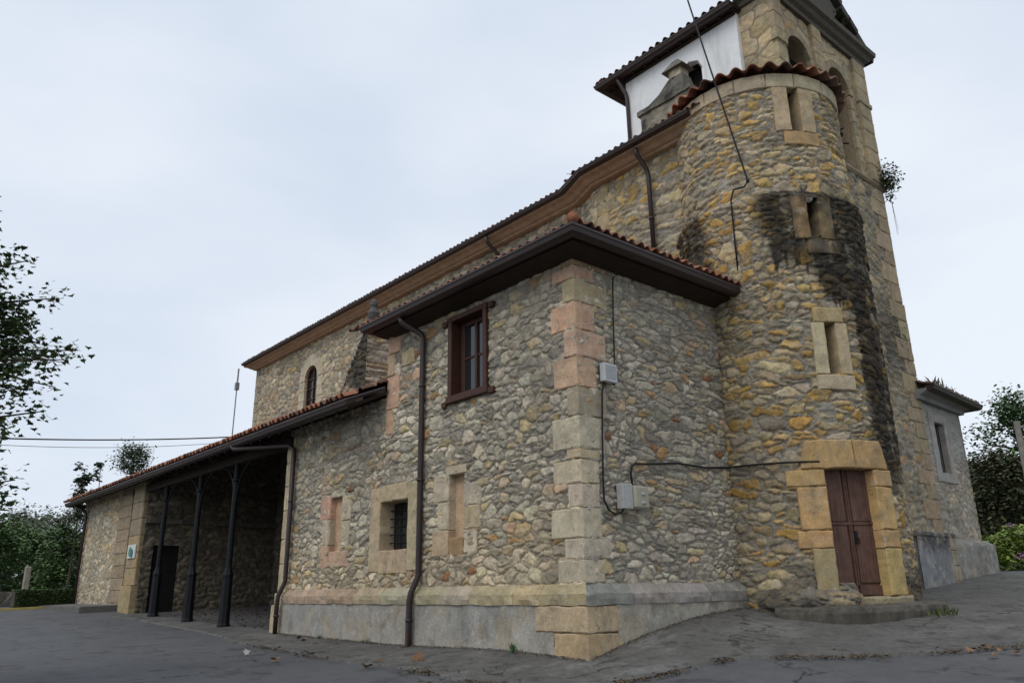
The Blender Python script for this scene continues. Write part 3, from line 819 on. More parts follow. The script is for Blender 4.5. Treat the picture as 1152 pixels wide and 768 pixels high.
# nave eaves
ne = [(-25.78, 9.0, 11.08), (-25.78, 4.45, 11.08), (-4.68, 4.45, 11.08), (-3.62, 4.08, 11.08), (-.2, 4.08, 11.08)]
mb = MB(); sweep(mb, ne, [(a * .8, b * .7) for a, b in GUTPROF]); part(mb, 'gutter', 'gutter')
mb = MB(); sweep(mb, [(-25.54, 9.0, 10.80), (-25.54, 4.86, 10.80), (-4.56, 4.86, 10.80), (-3.6, 4.50, 10.80), (-.2, 4.50, 10.80)],
      [(-.25, .0), (.02, .0), (.05, .04), (.12, .06), (.22, .13), (.34, .16), (.36, .20), (-.25, .20)]); part(mb, 'cornice', 'cornice')
mb = MB()
tiles(mb, slope_map((-25.8, 4.42, 11.09), (1, 0, 0), (0, 1, .42)), 0, 21.35, 0, 5.2, seed=6, mossy=.55)
tiles(mb, slope_map((-4.5, 4.05, 11.09), (1, 0, 0), (0, 1, .42)), 0, 4.6, 0, 5.6, seed=7, mossy=.55, keep=lambda u, v: u > .95 - v * 2.7)
tiles(mb, slope_map((-.2, 13.6, 11.09), (-1, 0, 0), (0, -1, .42)), 0, 25.6, 0, 5.1, seed=8, mossy=.5)
part(mb, 'roof', 'tile', smooth=True)
mb = MB(); prism(mb, [(5.2, 6.0), (13.4, 6.0), (13.4, 10.9), (9.1, 12.9), (5.2, 11.1)], 0, -25.5, -25.2, (.3, .26, .2)); part(mb, 'return_wall', 'masonry')

# --- buttress stump with a dark mossy face, and the stone finial above it
def moss_front(U, V, c):
    k = (.85 * sstep(.35, .6, fbm(U, V, 1.2, 91, 3) + .12))[..., None]
    return c * (1 - k) + np.array((.030, .029, .026)) * k
mb = MB()
v, f, c = rubble(plane_map((-10.95, 1.55, 0), (1, 0, 0), (0, -1, 0)), rng(0, 1.45, .03), rng(5.7, 8.0, .03), .42, .19, BROWN, 51,
    lambda u, v: v > 6.35 + 1.55 * np.clip(u / 1.25, 0, 1.0), moss_front, relief=1.6)
mb.add(v, f, c)
mb.add(*rubble(plane_map((-9.5, 1.55, 0), (0, 1, 0), (1, 0, 0)), rng(0, 3.4, .03), rng(5.7, 8.0, .03), .42, .16, GREY, 52))
v = [(-10.95, 1.57, 6.3), (-9.7, 1.57, 7.93), (-9.7, 5.0, 7.93), (-10.95, 5.0, 6.3), (-9.5, 1.57, 7.98), (-9.5, 5.0, 7.98)]
mb.add(v, [(0, 1, 2, 3), (1, 4, 5, 2)], (.06, .055, .05))
part(mb, 'buttress', 'masonry', smooth=True)
mb = MB()
tiles(mb, slope_map((-10.25, 1.42, 7.98), (1, 0, 0), (0, 1, .35)), 0, .85, 0, 2.6, seed=19)
part(mb, 'cap_tile', 'tile', smooth=True)
mb = MB()
cc = (.10, .097, .09)
lathe(mb, -11.2, 2.7, [(.26, 7.0), (.26, 8.2), (.20, 8.24), (.17, 8.6), (.22, 8.68), (.20, 8.74), (.11, 8.82), (.17, 8.98), (.19, 9.1), (.12, 9.22), (.10, 9.28), (.13, 9.36), (.12, 9.46), (.03, 9.56)], 10, cc)
part(mb, 'finial', 'masonry')

# --- portico
pe = [(-31.9, 4.6, 4.97), (-31.9, -.66, 4.97), (-6.3, -.66, 4.97), (-5.78, -.06, 5.22)]
mb = MB(); sweep(mb, pe, GUTPROF); part(mb, 'gutter', 'gutter')
mb = MB(); ks = .45
tiles(mb, slope_map((-31.95, -.80, 5.03), (1, 0, 0), (0, 1, ks)), 0, 26.2, 0, 6.3, pitch=.225, amp=.07, seed=9, mossy=.15, thick=.025, keep=lambda u, v: (u < 25.55 + v * .8))
prf = part(mb, 'roof', 'tile', smooth=True)
mb = MB()
v = [(-31.8, -.6, 4.98), (-5.8, -.6, 4.98), (-5.8, 5.0, 7.48), (-31.8, 5.0, 7.48)]
mb.add(v + [(a, b, c - .06) for a, b, c in v], [(0, 1, 2, 3), (7, 6, 5, 4), (0, 4, 5, 1), (0, 3, 7, 4)])
for i in range(44):
    x = -31.5 + i * .585
    mb.add([(x - .05, -.62, 4.80), (x + .05, -.62, 4.80), (x + .05, 5.0, 7.32), (x - .05, 5.0, 7.32), (x - .05, -.62, 4.93), (x + .05, -.62, 4.93), (x + .05, 5.0, 7.44), (x - .05, 5.0, 7.44)],
           [(0, 1, 2, 3), (0, 4, 5, 1), (0, 3, 7, 4), (1, 5, 6, 2)])
box(mb, -24.0, -10.3, -.09, .11, 4.62, 4.86)
part(mb, 'timber_frame', 'timber')
# walls of the portico room
wall(FRONT, -31.2, -25.6, .3, 5.3, .045, .30, .19, NAVE, 61)
wall(front_at(4.9), -22.2, -10.3, -.1, 7.5, .05, .34, .19, SHADED_STONE, 62, mortar=(.12, .105, .085))
wall(side_at(-22.0), -.05, 5.0, -.1, 7.0, .045, .34, .19, SHADED_STONE, 63, lambda u, v: ((u > .32) & (u < 1.2) & (v < 2.75)) | (v > 5.2 + .44 * u), mortar=(.12, .105, .085))
mb = MB()
for i in range(11):
    z = .3 + i * .45
    block(mb, FRONT, -31.32, -30.95, z + .005, z + .445, -.5, .03, vary((.42, .39, .32), .08))
part(mb, 'quoin', 'ashlar')
mb = MB()
for i in range(11):
    z = .3 + i * .45
    block(mb, FRONT, -25.75 - (.12 if i % 2 else 0), -24.15, z + .005, z + .445, -.6, .02, vary((.33, .25, .165), .08))
part(mb, 'quoin', 'ashlar')
mb = MB()
zz = [.1, 1.35, 1.95, 2.5, 3.1, 3.7, 4.3, 5.2]
for i in range(7):
    block(mb, front_at(-.12), -23.55 - (.05 if i == 0 else 0), -22.3 + (.05 if i == 0 else 0), zz[i] + .006, zz[i + 1] - .006, -.6, (.10 if i == 0 else .02), vary((.37, .28, .145) if i < 4 else (.30, .24, .16), .08))
    block(mb, front_at(.2), -24.3, -23.4, zz[i] + .006, zz[i + 1] - .006, -.3, .0, vary((.30, .24, .16), .08))
    block(mb, side_at(-22.3), -.118, .34, zz[i] + .006, zz[i + 1] - .006, -.6, .02, vary((.33, .25, .14), .08))
part(mb, 'pier', 'ashlar')
mb = MB(); box(mb, -31.1, -31.0, .5, 4.6, .2, 4.9, (.2, .17, .13)); part(mb, 'return_wall', 'masonry'); mb = MB(); box(mb, -31.1, -25.9, 4.5, 4.6, .2, 4.9, (.2, .17, .13)); part(mb, 'return_wall', 'masonry')
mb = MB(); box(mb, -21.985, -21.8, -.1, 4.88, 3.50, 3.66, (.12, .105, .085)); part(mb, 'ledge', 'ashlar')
mb = MB(); box(mb, -22.2, -22.12, .25, 1.3, .2, 2.8); part(mb, 'door', 'dark')  # near-black panel painting the shade inside the doorway
# columns
def column(x):
    zb = tzf(x, 0) + .0
    mb = MB()
    lathe(mb, x, 0, [(.085, zb + 1.55), (.085, zb + 1.6), (.078, 4.1), (.11, 4.13), (.11, 4.2), (.075, 4.22), (.075, 4.66)], 12)
    cpart = part(mb, 'column', 'iron')
    mb = MB()
    lathe(mb, x, 0, [(.185, zb - .15), (.185, zb + .08), (.165, zb + .12), (.16, zb + .25), (.145, zb + 1.32), (.155, zb + 1.36), (.155, zb + 1.41), (.12, zb + 1.48), (.10, zb + 1.56), (.088, zb + 1.6)], 8)
    part(mb, 'base', 'iron', cpart)
    mb = MB()
    for s in (-1, 1):
        tube(mb, [(x + s * (.07 + 1.3 * (1 - math.cos(t))), 0, 3.55 + 1.12 * math.sin(t)) for t in np.linspace(0, math.pi / 2, 9)], .024, 6)
    part(mb, 'bracket', 'iron', cpart)
for x in (-13.95, -16.85, -20.15):
    column(x)
# step under the left room
mb = MB()
block(mb, front_at(-1.35), -31.5, -24.1, -.1, .66, -1.5, 0, (.13, .125, .115), bev=.03, amp=.03, step=.3)
v = [(-31.5, -1.35, .66), (-24.1, -1.35, .63), (-24.1, .1, .70), (-31.5, .1, .72)]
mb.add(v, [(0, 1, 2, 3)], (.15, .145, .135)); mb.add([(-24.1, -1.35, -.1), (-24.1, -1.35, .63), (-24.1, .1, .70), (-24.1, .1, -.1)], [(3, 2, 1, 0)], (.14, .13, .12))
part(mb, 'step', 'masonry')

# --- round stair turret
DA = -32.0                                    # azimuth of door and slits
DU = tu(DA); DUU = tu(DA, TRU)
def black_stain(U, V, c, r=TR):
    th = np.degrees(U / r)
    n = fbm(U, V, 1.1, 71, 4) - .5; n2 = fbm(U, V * .45, 3.0, 72, 3) - .5; n3 = fbm(U, V * .10, 7.0, 75, 3) - .5
    right = sstep(-20, -8, th + 22 * n + 10 * n2 + 14 * n3 - np.clip((5.6 - V), 0, 4) * 2.2) * sstep(70, 40, th + 10 * n)
    right = right * sstep(1.8, 3.2, V + 1.2 * n)
    top = sstep(6.45, 6.95, V + 1.3 * n + .6 * n2 + 2.6 * n3 - .012 * np.clip(-25 - th, 0, 90)) * sstep(-70, -56, th + 14 * n)
    left = sstep(6.4, 6.9, V + .8 * n + 1.2 * n3) * sstep(-92, -104, th + 20 * n)
    under = sstep(.8, .1, np.abs(th + 33 + 18 * n2) / 13) * sstep(6.2, 7.4, V + 1.1 * n)
    base = .75 * sstep(1.55, .9, V + .9 * n) * sstep(-75, -55, th + 20 * n)
    k = np.clip(np.maximum.reduce([right, top * .97, left * .97, .9 * under, base]), 0, 1) * np.clip(1.05 + .9 * n2 + .9 * n3 + .9 * (fbm(U, V, 7, 76, 3) - .5), .3, 1)
    k = k[..., None]
    return c * (1 - k) + c * np.array((.10, .095, .088)) * k + np.array((.010, .0095, .009)) * k
def t_hole(u, v):
    k = (np.abs(u - DU) < .50) & (v > .2) & (v < 3.02)
    k |= (np.abs(u - DU) < .13) & (v > 4.75) & (v < 5.75)
    k |= (np.abs(u - DU) < .13) & (v > 7.55) & (v < 8.35)
    return k
def tur_map(u, v, h):
    t = np.asarray(u) / TR; rr = TR + np.asarray(h) + .03 * sstep(8.15, 8.36, v) - .19 * sstep(8.40, 8.62, v)
    return np.stack([TC[0] + rr * np.cos(t), TC[1] + rr * np.sin(t), np.asarray(v) + 0 * t], -1)
wall(tur_map, tu(-165), tu(75), .2, 8.64, .020, .34, .185, OCHRE, 71, t_hole, black_stain, relief=1.1, tone=(1.12, 1.04, .94))
wall(TURRET_UP, tu(-170, TRU), tu(80, TRU), 8.55, 10.98, .022, .36, .19, OCHRE, 73, rect_hole((DUU - .13, DUU + .13, 9.95, 11)), None, relief=1.1, tone=(1.12, 1.04, .94))
# top band of dressed stone and tile crown
mb = MB()
a = -172.0
while a < 78:
    b = min(a + _br.uniform(17, 24), 80)
    block(mb, TURRET_UP, tu(a + .15, TRU), tu(b - .15, TRU), 10.98, 11.32, -.2, .025, vary((.47, .385, .265), .08)); a = b
part(mb, 'cornice', 'ashlar')
mb = MB()
def cone(u, v, h):
    r0 = TRU + .17
    rr = r0 - np.asarray(v) * .93; t = np.asarray(u) / r0
    rr = rr + np.asarray(h) * .35
    return np.stack([TC[0] + rr * np.cos(t), TC[1] + rr * np.sin(t), 11.36 + np.asarray(v) * .40 + np.asarray(h) * .93], -1)
r0 = TRU + .17
tiles(mb, cone, R(-180) * r0, R(100) * r0, 0, 1.9, pitch=.34, course=.40, amp=.085, seed=12, mossy=.3, thick=.03)
part(mb, 'roof', 'tile', smooth=True)
# slit windows
def slit(P, u, v0, v1, stones, depth=.45, r=TR):
    mb = MB()
    st = (lambda U, V, c: black_stain(U, V, c, r)) if r == TR else None
    for (a, b, c, d, cc) in stones:
        block(mb, P, u + a, u + b, c, d, -depth, .03, vary(cc, .06), stain=st)
    s = part(mb, 'slit_window', 'ashlar')
    mb = MB(); block(mb, P, u - .3, u + .3, v0 - .1, v1 + .1, -depth - .1, -depth + .02, (.01, .01, .01)); part(mb, 'opening_shade', 'dark', s)
slit(TURRET, DU, 4.75, 5.75, [(-.36, -.11, 4.72, 5.72, (.52, .425, .27)), (.11, .36, 4.72, 5.72, (.48, .39, .23)), (-.30, .30, 5.73, 6.02, (.46, .345, .17)), (-.38, .38, 4.42, 4.71, (.47, .38, .25))])
slit(TURRET, DU, 7.5, 8.4, [(-.42, -.11, 7.45, 8.36, (.42, .29, .14)), (.11, .42, 7.45, 8.36, (.36, .27, .13)), (-.2, .5, 7.14, 7.44, (.36, .25, .11))])
slit(TURRET_UP, DUU, 9.95, 11, [(-.44, -.12, 9.93, 10.97, (.47, .375, .23)), (.12, .44, 9.93, 10.97, (.46, .35, .20)), (-.30, .48, 9.62, 9.92, (.48, .31, .15))], r=TRU)
# door and its ochre stone frame
mb = MB()
zs = [.82, 1.62, 1.93, 2.68, 2.98]
for i, (wl, wr, c) in enumerate([(.44, .42, (.37, .29, .165)), (.58, .44, YEL), (.50, .42, YEL), (.66, .46, YEL)]):
    block(mb, TURRET, DU - .47 - wl + (.08 if i == 0 else 0), DU - .47, zs[i] + .006, zs[i + 1] - .006, -.5, .035, vary(c, .06), amp=.014, bev=.02)
    block(mb, TURRET, DU + .47, DU + .47 + wr, zs[i] + .006, zs[i + 1] - .006, -.5, .035, vary(YEL if i else (.48, .33, .14), .06), amp=.014, bev=.02)
def lint(a, b, c):
    # lintel stones taper towards the top
    def P(u, v, h):
        t = (np.asarray(v) - 2.99) / .52
        return TURRET(DU + (np.asarray(u) - DU) * (1 - .16 * np.clip(t, 0, 1) ** 2), v, h)
    block(mb, P, DU + a, DU + b, 2.99, 3.50, -.5, .04, vary(c, .04), amp=.014, bev=.02)
lint(-.86, .115, (.48, .315, .14)); lint(.125, .84, (.45, .29, .13))
block(mb, TURRET, DU - .47, DU + .95, .60, .82, -.6, .10, (.30, .25, .15), bev=.03, amp=.03)
part(mb, 'door_surround', 'ashlar')
dP = plane_map((TC[0] + (TR - .26) * math.cos(R(DA)), TC[1] + (TR - .26) * math.sin(R(DA)), 0), (-math.sin(R(DA)), math.cos(R(DA)), 0), (math.cos(R(DA)), math.sin(R(DA)), 0))
mb = MB()
block(mb, dP, -.52, .52, .82, 3.05, -.06, 0, (.1, .1, .1), bev=.004, amp=.001)
dr = part(mb, 'door', 'door_wood'); dr['label'] = 'brown two leaf panelled wooden door'
mb = MB()
for s in (-1, 1):
    a, b = sorted((s * .02, s * .47))
    block(mb, dP, a, b, .84, 1.00, 0, .045, (.1, .1, .1), bev=.006, amp=.001)
    for (z0, z1) in ((1.04, 2.02), (2.08, 3.0)):
        p, q = sorted((s * .06, s * .43))
        block(mb, dP, p, q, z0, z1, 0, .03, (.1, .1, .1), bev=.012, amp=.001)
    p, q = sorted((s * .005, s * .035)); block(mb, dP, p, q, 1.0, 3.04, 0, .04, (.1, .1, .1), bev=.005, amp=.001)
block(mb, dP, -.47, .47, 2.02, 2.075, 0, .042, (.1, .1, .1), bev=.005, amp=.001)
part(mb, 'panel', 'door_wood', dr)
mb = MB(); block(mb, dP, .045, .10, 1.72, 1.92, .0, .052, (.1, .1, .1), bev=.004, amp=.0)
hp = [tuple(dP(np.array(.072 + .045 * math.sin(t)), np.array(1.80 - .05 + .05 * math.cos(t)), np.array(.065))) for t in np.linspace(0, 2 * math.pi, 13)]
tube(mb, hp, .008, 6, cap=False)
part(mb, 'handle', 'iron', dr)
# rough step and footing of the turret
mb = MB()
stp = cyl_map(*TC, TR)
def foot_st(U, V, c):
    k = np.clip(-.1 + 1.7 * fbm(U, V, 2.2, 19, 4), 0, .95)[..., None]
    return c * (1 - k) + np.array((.04, .038, .034)) * k
mb.add(*rubble(lambda u, v, h: stp(u, v, np.asarray(h) + .30 - .30 * sstep(.78, 1.02, v)), rng(tu(-84), tu(-38), .02), rng(.2, 1.05, .02), .40, .22, BROWN, 81, None, foot_st, relief=1.6))
part(mb, 'footing', 'masonry', smooth=True)
mb = MB()
def step_map(u, v, h):
    t = np.asarray(u) / TR; rr = TR + np.asarray(h)
    return np.stack([TC[0] + rr * np.cos(t), TC[1] + rr * np.sin(t), np.asarray(v) + .02 * np.asarray(u) + .11], -1)
us = rng(tu(-74), tu(12), .025); prof = [(.55, .1), (.585, .50), (.56, .575), (.5, .60), (.2, .62), (-.1, .63)]
U = np.repeat(us[:, None], len(prof), 1); V = np.array([p[1] for p in prof])[None] + 0 * U; H = np.array([p[0] for p in prof])[None] + .45 * (fbm(U, V * .2, .9, 26, 2) - .45) * (np.array([p[0] for p in prof])[None] > .3) + .09 * (fbm(U, V, 7, 27, 4) - .5); V = V + .06 * (fbm(U, H * 3, 5, 28, 4) - .5) * (np.array([p[0] for p in prof])[None] < .58)
cc = np.array((.105, .095, .078)) * (.25 + 1.4 * fbm(U * 2, V * 7 + H * 9, 4, 29, 5))[..., None]
idx = np.arange(U.size).reshape(U.shape)
mb.add(step_map(U, V, H).reshape(-1, 3), np.stack([idx[:-1, :-1], idx[1:, :-1], idx[1:, 1:], idx[:-1, 1:]], -1).reshape(-1, 4), cc.reshape(-1, 3))
part(mb, 'door_step', 'masonry')

# --- bell tower facade (x = 0)
def fac_stain(U, V, c):
    n = fbm(U, V, .9, 44, 4) - .5
    k = (.7 * sstep(6.0, 7.4, V + 2 * n) * sstep(8.9, 7.6, V + 2 * n) * sstep(11, 12, U + 1.5 * n))[..., None]
    return c * (1 - k) + np.array((.05, .045, .04)) * k
wall(SIDE, 6.6, 13.1, .6, 12.1, .034, .42, .24, BROWN, 91, None, fac_stain)
mb = MB()
z = .9; i = 0
while z < 11.9:
    hgt = _br.uniform(.36, .6); z1 = min(z + hgt, 12.05)
    sh = .10 * (z < 8.3)
    block(mb, SIDE, 13.1 + sh - (.85 if i % 2 else .5), 13.18 + sh, z + .006, z1 - .006, -.6, .012, vary((.36, .28, .175), .16)); z = z1; i += 1
part(mb, 'quoin', 'ashlar')
mb = MB(); box(mb, -3.2, -.6, 7.6, 13.1, 6, 12.0, (.2, .17, .13)); part(mb, 'return_wall', 'masonry')
mb = MB()
sweep(mb, [(.0, 6.7, 12.12), (.0, 13.25, 12.12), (-1.2, 13.25, 12.12)], [(-.4, -.07), (.02, -.07), (.07, .0), (.07, .07), (-.4, .12)], (.28, .215, .14))
part(mb, 'string_course', 'ashlar')
# belfry wall with two arched openings
BZ0, BZ1 = 12.2, 16.35
ARCH = ((9.19, .62), (11.35, .62))
def bel_hole(u, v):
    k = np.zeros(u.shape, bool)
    for (c, r) in ARCH:
        k |= (np.abs(u - c) < r) & (v < 14.86); k |= (np.hypot(u - c, v - 14.86) < r)
    return k
BELC = [((.40, .32, .205), 3), ((.35, .285, .195), 3), ((.44, .345, .21), 2), ((.38, .27, .145), 1)]
mb = MB()
mb.add(*rubble(side_at(-.02), rng(7.95, 13.1, .03), rng(12.1, 16.4, .03), .75, .42, BELC, 93, bel_hole, None, relief=.35, mortar=(.22, .18, .13), gapw=.05, px=8, warp=.12, thin=.0))
mb.add(*rubble(front_at(7.95), rng(-.95, -.0, .03), rng(11.0, 16.4, .03), .75, .46, BELC, 94, None, None, relief=.35, mortar=(.22, .18, .13), gapw=.05, px=8, warp=.12, thin=.0))
# reveals of the openings and rear face
for (c, r) in ARCH:
    pth = [(c - r, 12.2), (c - r, 14.86)] + [(c + r * math.cos(t), 14.86 + r * math.sin(t)) for t in np.linspace(math.pi, 0, 17)[1:-1]] + [(c + r, 14.86), (c + r, 12.2)]
    V = [(-.03, a, b) for a, b in pth] + [(-.95, a, b) for a, b in pth]; n = len(pth)
    mb.add(V, [(i, i + 1, n + i + 1, n + i) for i in range(n - 1)] + [(0, n, 2 * n - 1, n - 1)], (.26, .20, .13))
v, f, c = rubble(plane_map((-.95, 0, 0), (0, 1, 0), (-1, 0, 0)), rng(7.95, 13.1, .12), rng(12.1, 16.4, .12), .75, .42, BELC, 95, bel_hole)
mb.add(v, f, c)
belf = part(mb, 'belfry', 'masonry', smooth=True)
mb = MB()
for (a, b) in ((7.93, 8.40), (10.02, 10.52), (12.42, 13.14)):
    mb = MB(); z = 12.2
    while z < 16.2:
        z1 = min(z + _br.uniform(.42, .62), 16.36)
        block(mb, SIDE, a, b, z + .005, z1 - .005, -.05, .09, vary((.40, .31, .19), .12), step=.2); z = z1
    block(mb, SIDE, a - .04, b + .04, 14.80, 14.95, -.05, .13, vary((.37, .30, .19), .05), step=.2)
    part(mb, 'pilaster', 'ashlar', belf)
mb = MB()
for (c, r) in ARCH:
    mb = MB()
    arch_ring(mb, SIDE, c, 14.86, r - .01, r + .22, -.1, .03, (.33, .26, .165), 9)
    for s in (-1, 1):
        a, b = sorted((c + s * (r - .01), c + s * (r + .2)))
        for q in range(6): block(mb, SIDE, a, b, 12.2 + q * .44, 12.2 + q * .44 + .43, -.1, .02, vary((.38, .30, .19), .1), step=.2)
    part(mb, 'arch_stone', 'ashlar', belf)
mb = MB()
cor = [(-.05, -.2), (.08, -.2), (.10, -.08), (.2, -.02), (.26, .08), (.36, .14), (.38, .28), (-.3, .34)]
sweep(mb, [(-.95, 7.95, 16.55), (.0, 7.95, 16.55), (.0, 13.12, 16.55), (-.95, 13.12, 16.55)][::1], cor, (.12, .105, .085))
# pediment with stepped raking coping
prism(mb, [(7.6, 16.85), (13.5, 16.85), (10.53, 19.05)], 0, -.85, .0, (.10, .09, .075))
for s in (-1, 1):
    for i in range(8):
        t0, t1 = i / 8, (i + 1) / 8
        y0 = 10.53 + s * 3.3 * (1 - t0); y1 = 10.53 + s * 3.3 * (1 - t1) - s * .05; z0 = 16.84 + 2.45 * t0; z1 = 16.84 + 2.45 * t1
        j = _br.uniform(-.07, .07)
        V = []
        for x in (-1.0, .14):
            V += [(x, y0, z0 - .02 + j), (x, y1, z1 - .02 + j), (x, y1 + s * .06, z1 + .22 + j), (x, y0 + s * .10, z0 + .20 + j)]
        mb.add(V, [(0, 1, 2, 3), (7, 6, 5, 4), (0, 4, 5, 1), (1, 5, 6, 2), (2, 6, 7, 3), (3, 7, 4, 0)], vary((.060, .055, .045), .3))
part(mb, 'pediment', 'masonry', belf)

# --- white plastered bell house behind the belfry
mb = MB()
us = [-5.0, -2.95, -2.25, -.9]
def plast(u0, u1, z0, z1): box(mb, u0, u1, 7.8, 8.0, z0, z1)
plast(-5.0, -3.0, 11.2, 16.32); plast(-2.2, -.95, 11.2, 16.32); plast(-3.0, -2.2, 11.2, 14.2); plast(-3.0, -2.2, 15.52, 16.32)
tt = np.linspace(math.pi, 0, 11)
V = [(-2.6 + .4 * math.cos(t), 7.80, 15.12 + .4 * math.sin(t)) for t in tt] + [(-2.2, 7.80, 15.52), (-3.0, 7.80, 15.52)]
V2 = [(a, 8.0, c) for a, b, c in V]; n = len(V)
mb.add(V + V2, [tuple(range(0, 6)) + (n - 1,), tuple(range(5, 11)) + (n - 2,), (5, n - 2, n - 1)] + [(i, n + i, n + i + 1, i + 1) for i in range(10)])
box(mb, -5.0, -4.8, 8.002, 13.0, 11.2, 16.32)
wh = part(mb, 'plaster_wall', 'plaster')
mb = MB(); box(mb, -3.2, -2.0, 8.25, 8.3, 14, 15.7); part(mb, 'opening_shade', 'dark', wh)
mb = MB()
arch_ring(mb, front_at(7.8), -2.6, 15.12, .40, .44, -.02, .012, (.5, .5, .5), 1); part(mb, 'arch_trim', 'concrete_smooth', wh)
we = [(-5.85, 13.5, 16.33), (-5.85, 7.48, 16.33), (-.85, 7.48, 16.33)]
mb = MB(); sweep(mb, we, GUTPROF); part(mb, 'gutter', 'gutter')
mb = MB(); sweep(mb, we, [(-.6, .06), (-.6, -.03), (-.122, -.10), (-.122, .03)])
for i in range(11):
    x = -5.45 + i * .45; box(mb, x - .05, x + .05, 7.6, 7.9, 16.20, 16.30)
for i in range(8):
    y = 7.9 + i * .6; box(mb, -5.7, -5.0, y - .05, y + .05, 16.20, 16.30)
box(mb, -5.1, -.95, 7.72, 7.798, 16.14, 16.22)
part(mb, 'soffit', 'timber')
mb = MB()
tiles(mb, slope_map((-5.9, 7.40, 16.36), (1, 0, 0), (0, 1, .40)), 0, 4.95, 0, 3.9, pitch=.27, amp=.07, seed=14, mossy=.75, keep=lambda u, v: u > v * .93 - .15)
tiles(mb, slope_map((-5.9, 14, 16.36), (0, -1, 0), (1, 0, .40)), 0, 6.8, 0, 3.9, pitch=.27, amp=.07, seed=15, mossy=.75, keep=lambda u, v: (6.55 - u) > v * .93 - .05)
part(mb, 'roof', 'tile', smooth=True)
pipe([(-5.1, 7.5, 16.25), (-5.05, 7.55, 16.1), (-4.93, 7.7, 15.7), (-4.92, 7.73, 15.5), (-4.92, 7.73, 11.3)], .06)
# weathered stone pinnacle standing in front of it
mb = MB()
pyy = 5.9
def tap(x0, x1, z0, X0, X1, z1, c, d0=.25, d1=.25):
    x0 += .12; x1 += .12; X0 += .12; X1 += .12
    V = [(x0, pyy - d0, z0), (x1, pyy - d0, z0), (x1, pyy + d0, z0), (x0, pyy + d0, z0), (X0, pyy - d1, z1), (X1, pyy - d1, z1), (X1, pyy + d1, z1), (X0, pyy + d1, z1)]
    mb.add(V, [(3, 2, 1, 0), (4, 5, 6, 7), (1, 2, 6, 5), (2, 3, 7, 6), (3, 0, 4, 7)], c)
    a, b = np.meshgrid(np.linspace(0, 1, 22), np.linspace(0, 1, max(4, int((z1 - z0) / .05))), indexing='ij')
    xx = (x0 + (x1 - x0) * a) * (1 - b) + (X0 + (X1 - X0) * a) * b; zz_ = z0 + (z1 - z0) * b
    ed = np.minimum(1, 8 * np.minimum(a, 1 - a))
    hh = d0 + (d1 - d0) * b + .10 * (fbm(xx, zz_, 6, 41, 4) - .5) * ed
    k = np.clip(2.4 * (fbm(xx, zz_, 3.5, 42, 4) - .42), 0, 1)[..., None]
    cc = np.array(c) * (1 - k) * 1.25 + np.array((.035, .033, .028)) * k
    idx = np.arange(a.size).reshape(a.shape)
    mb.add(np.stack([xx, pyy - hh, zz_], -1).reshape(-1, 3), np.stack([idx[:-1, :-1], idx[1:, :-1], idx[1:, 1:], idx[:-1, 1:]], -1).reshape(-1, 4), cc.reshape(-1, 3))
tap(-2.92, -1.35, 11.6, -2.92, -1.35, 12.92, (.24, .215, .165)); tap(-3.0, -1.28, 12.92, -3.0, -1.28, 13.06, (.15, .14, .115), .3, .3)
tap(-2.75, -1.45, 13.06, -2.30, -1.50, 13.26, (.10, .095, .082), .25, .23); tap(-2.30, -1.5, 13.26, -2.0, -1.55, 13.56, (.12, .112, .095), .23, .18)
tap(-1.98, -1.6, 13.56, -1.98, -1.6, 13.80, (.36, .31, .225), .17, .17); tap(-2.14, -1.45, 13.80, -1.92, -1.67, 14.06, (.15, .14, .12), .26, .12); tap(-1.92, -1.67, 14.06, -1.83, -1.76, 14.14, (.17, .155, .13), .12, .05)
part(mb, 'pinnacle', 'masonry')

# --- rear annex
mb = MB(); AN = side_at(-.02)
mb.add(*rubble(AN, rng(12.8, 15.8, .035), rng(2.0, 5.9, .035), .30, .15, [((.33, .30, .25), 3), ((.27, .25, .21), 2), ((.37, .31, .23), 2)], 97, rect_hole((13.86, 14.5, 3.84, 5.25)),
    lambda U, V, c: c * (1 - (s := (.9 * sstep(3.9, 4.6, V + .8 * (fbm(U, V, 1.1, 55, 3) - .5)))[..., None])) + np.array((.33, .32, .285)) * (.8 + .4 * fbm(U, V, 4, 56, 3))[..., None] * s, relief=.6))
mb.add(*rubble(plane_map((0, 15.77, 0), (-1, 0, 0), (0, 1, 0)), rng(-.0, 5, .06), rng(1.0, 5.9, .06), .3, .15, GREY, 98, relief=.6))
part(mb, 'stone_wall', 'masonry', smooth=True)
mb = MB()
us = rng(12.8, 16.02, .06); vs = rng(.4, 2.12, .06); U, V = np.meshgrid(us, vs, indexing='ij'); h = .22 + .05 * (fbm(U, V, 5, 4, 4) - .5) - .22 * sstep(1.98, 2.12, V)
cc = np.array((.22, .21, .19)) * (.7 + .6 * fbm(U, V, 3, 61, 4))[..., None]; idx = np.arange(U.size).reshape(U.shape)
mb.add(SIDE(U, V, h).reshape(-1, 3), np.stack([idx[:-1, :-1], idx[1:, :-1], idx[1:, 1:], idx[:-1, 1:]], -1).reshape(-1, 4), cc.reshape(-1, 3))
box(mb, -4, .2, 15.72, 16.01, .5, 2.0, (.21, .2, .18))
part(mb, 'plinth', 'render', smooth=True)
mb = MB()
for (a, b, c, d) in ((13.55, 13.87, 3.6, 5.5), (14.49, 14.80, 3.6, 5.5), (13.88, 14.48, 5.24, 5.5), (13.88, 14.48, 3.6, 3.86)):
    block(mb, SIDE, a, b, c, d, -.4, .02, vary((.36, .34, .30), .05), step=.2)
sw = part(mb, 'window', 'ashlar')
mb = MB(); box(mb, -.36, -.33, 13.8, 14.55, 3.8, 5.3); part(mb, 'pane', 'glass', sw)
mb = MB()
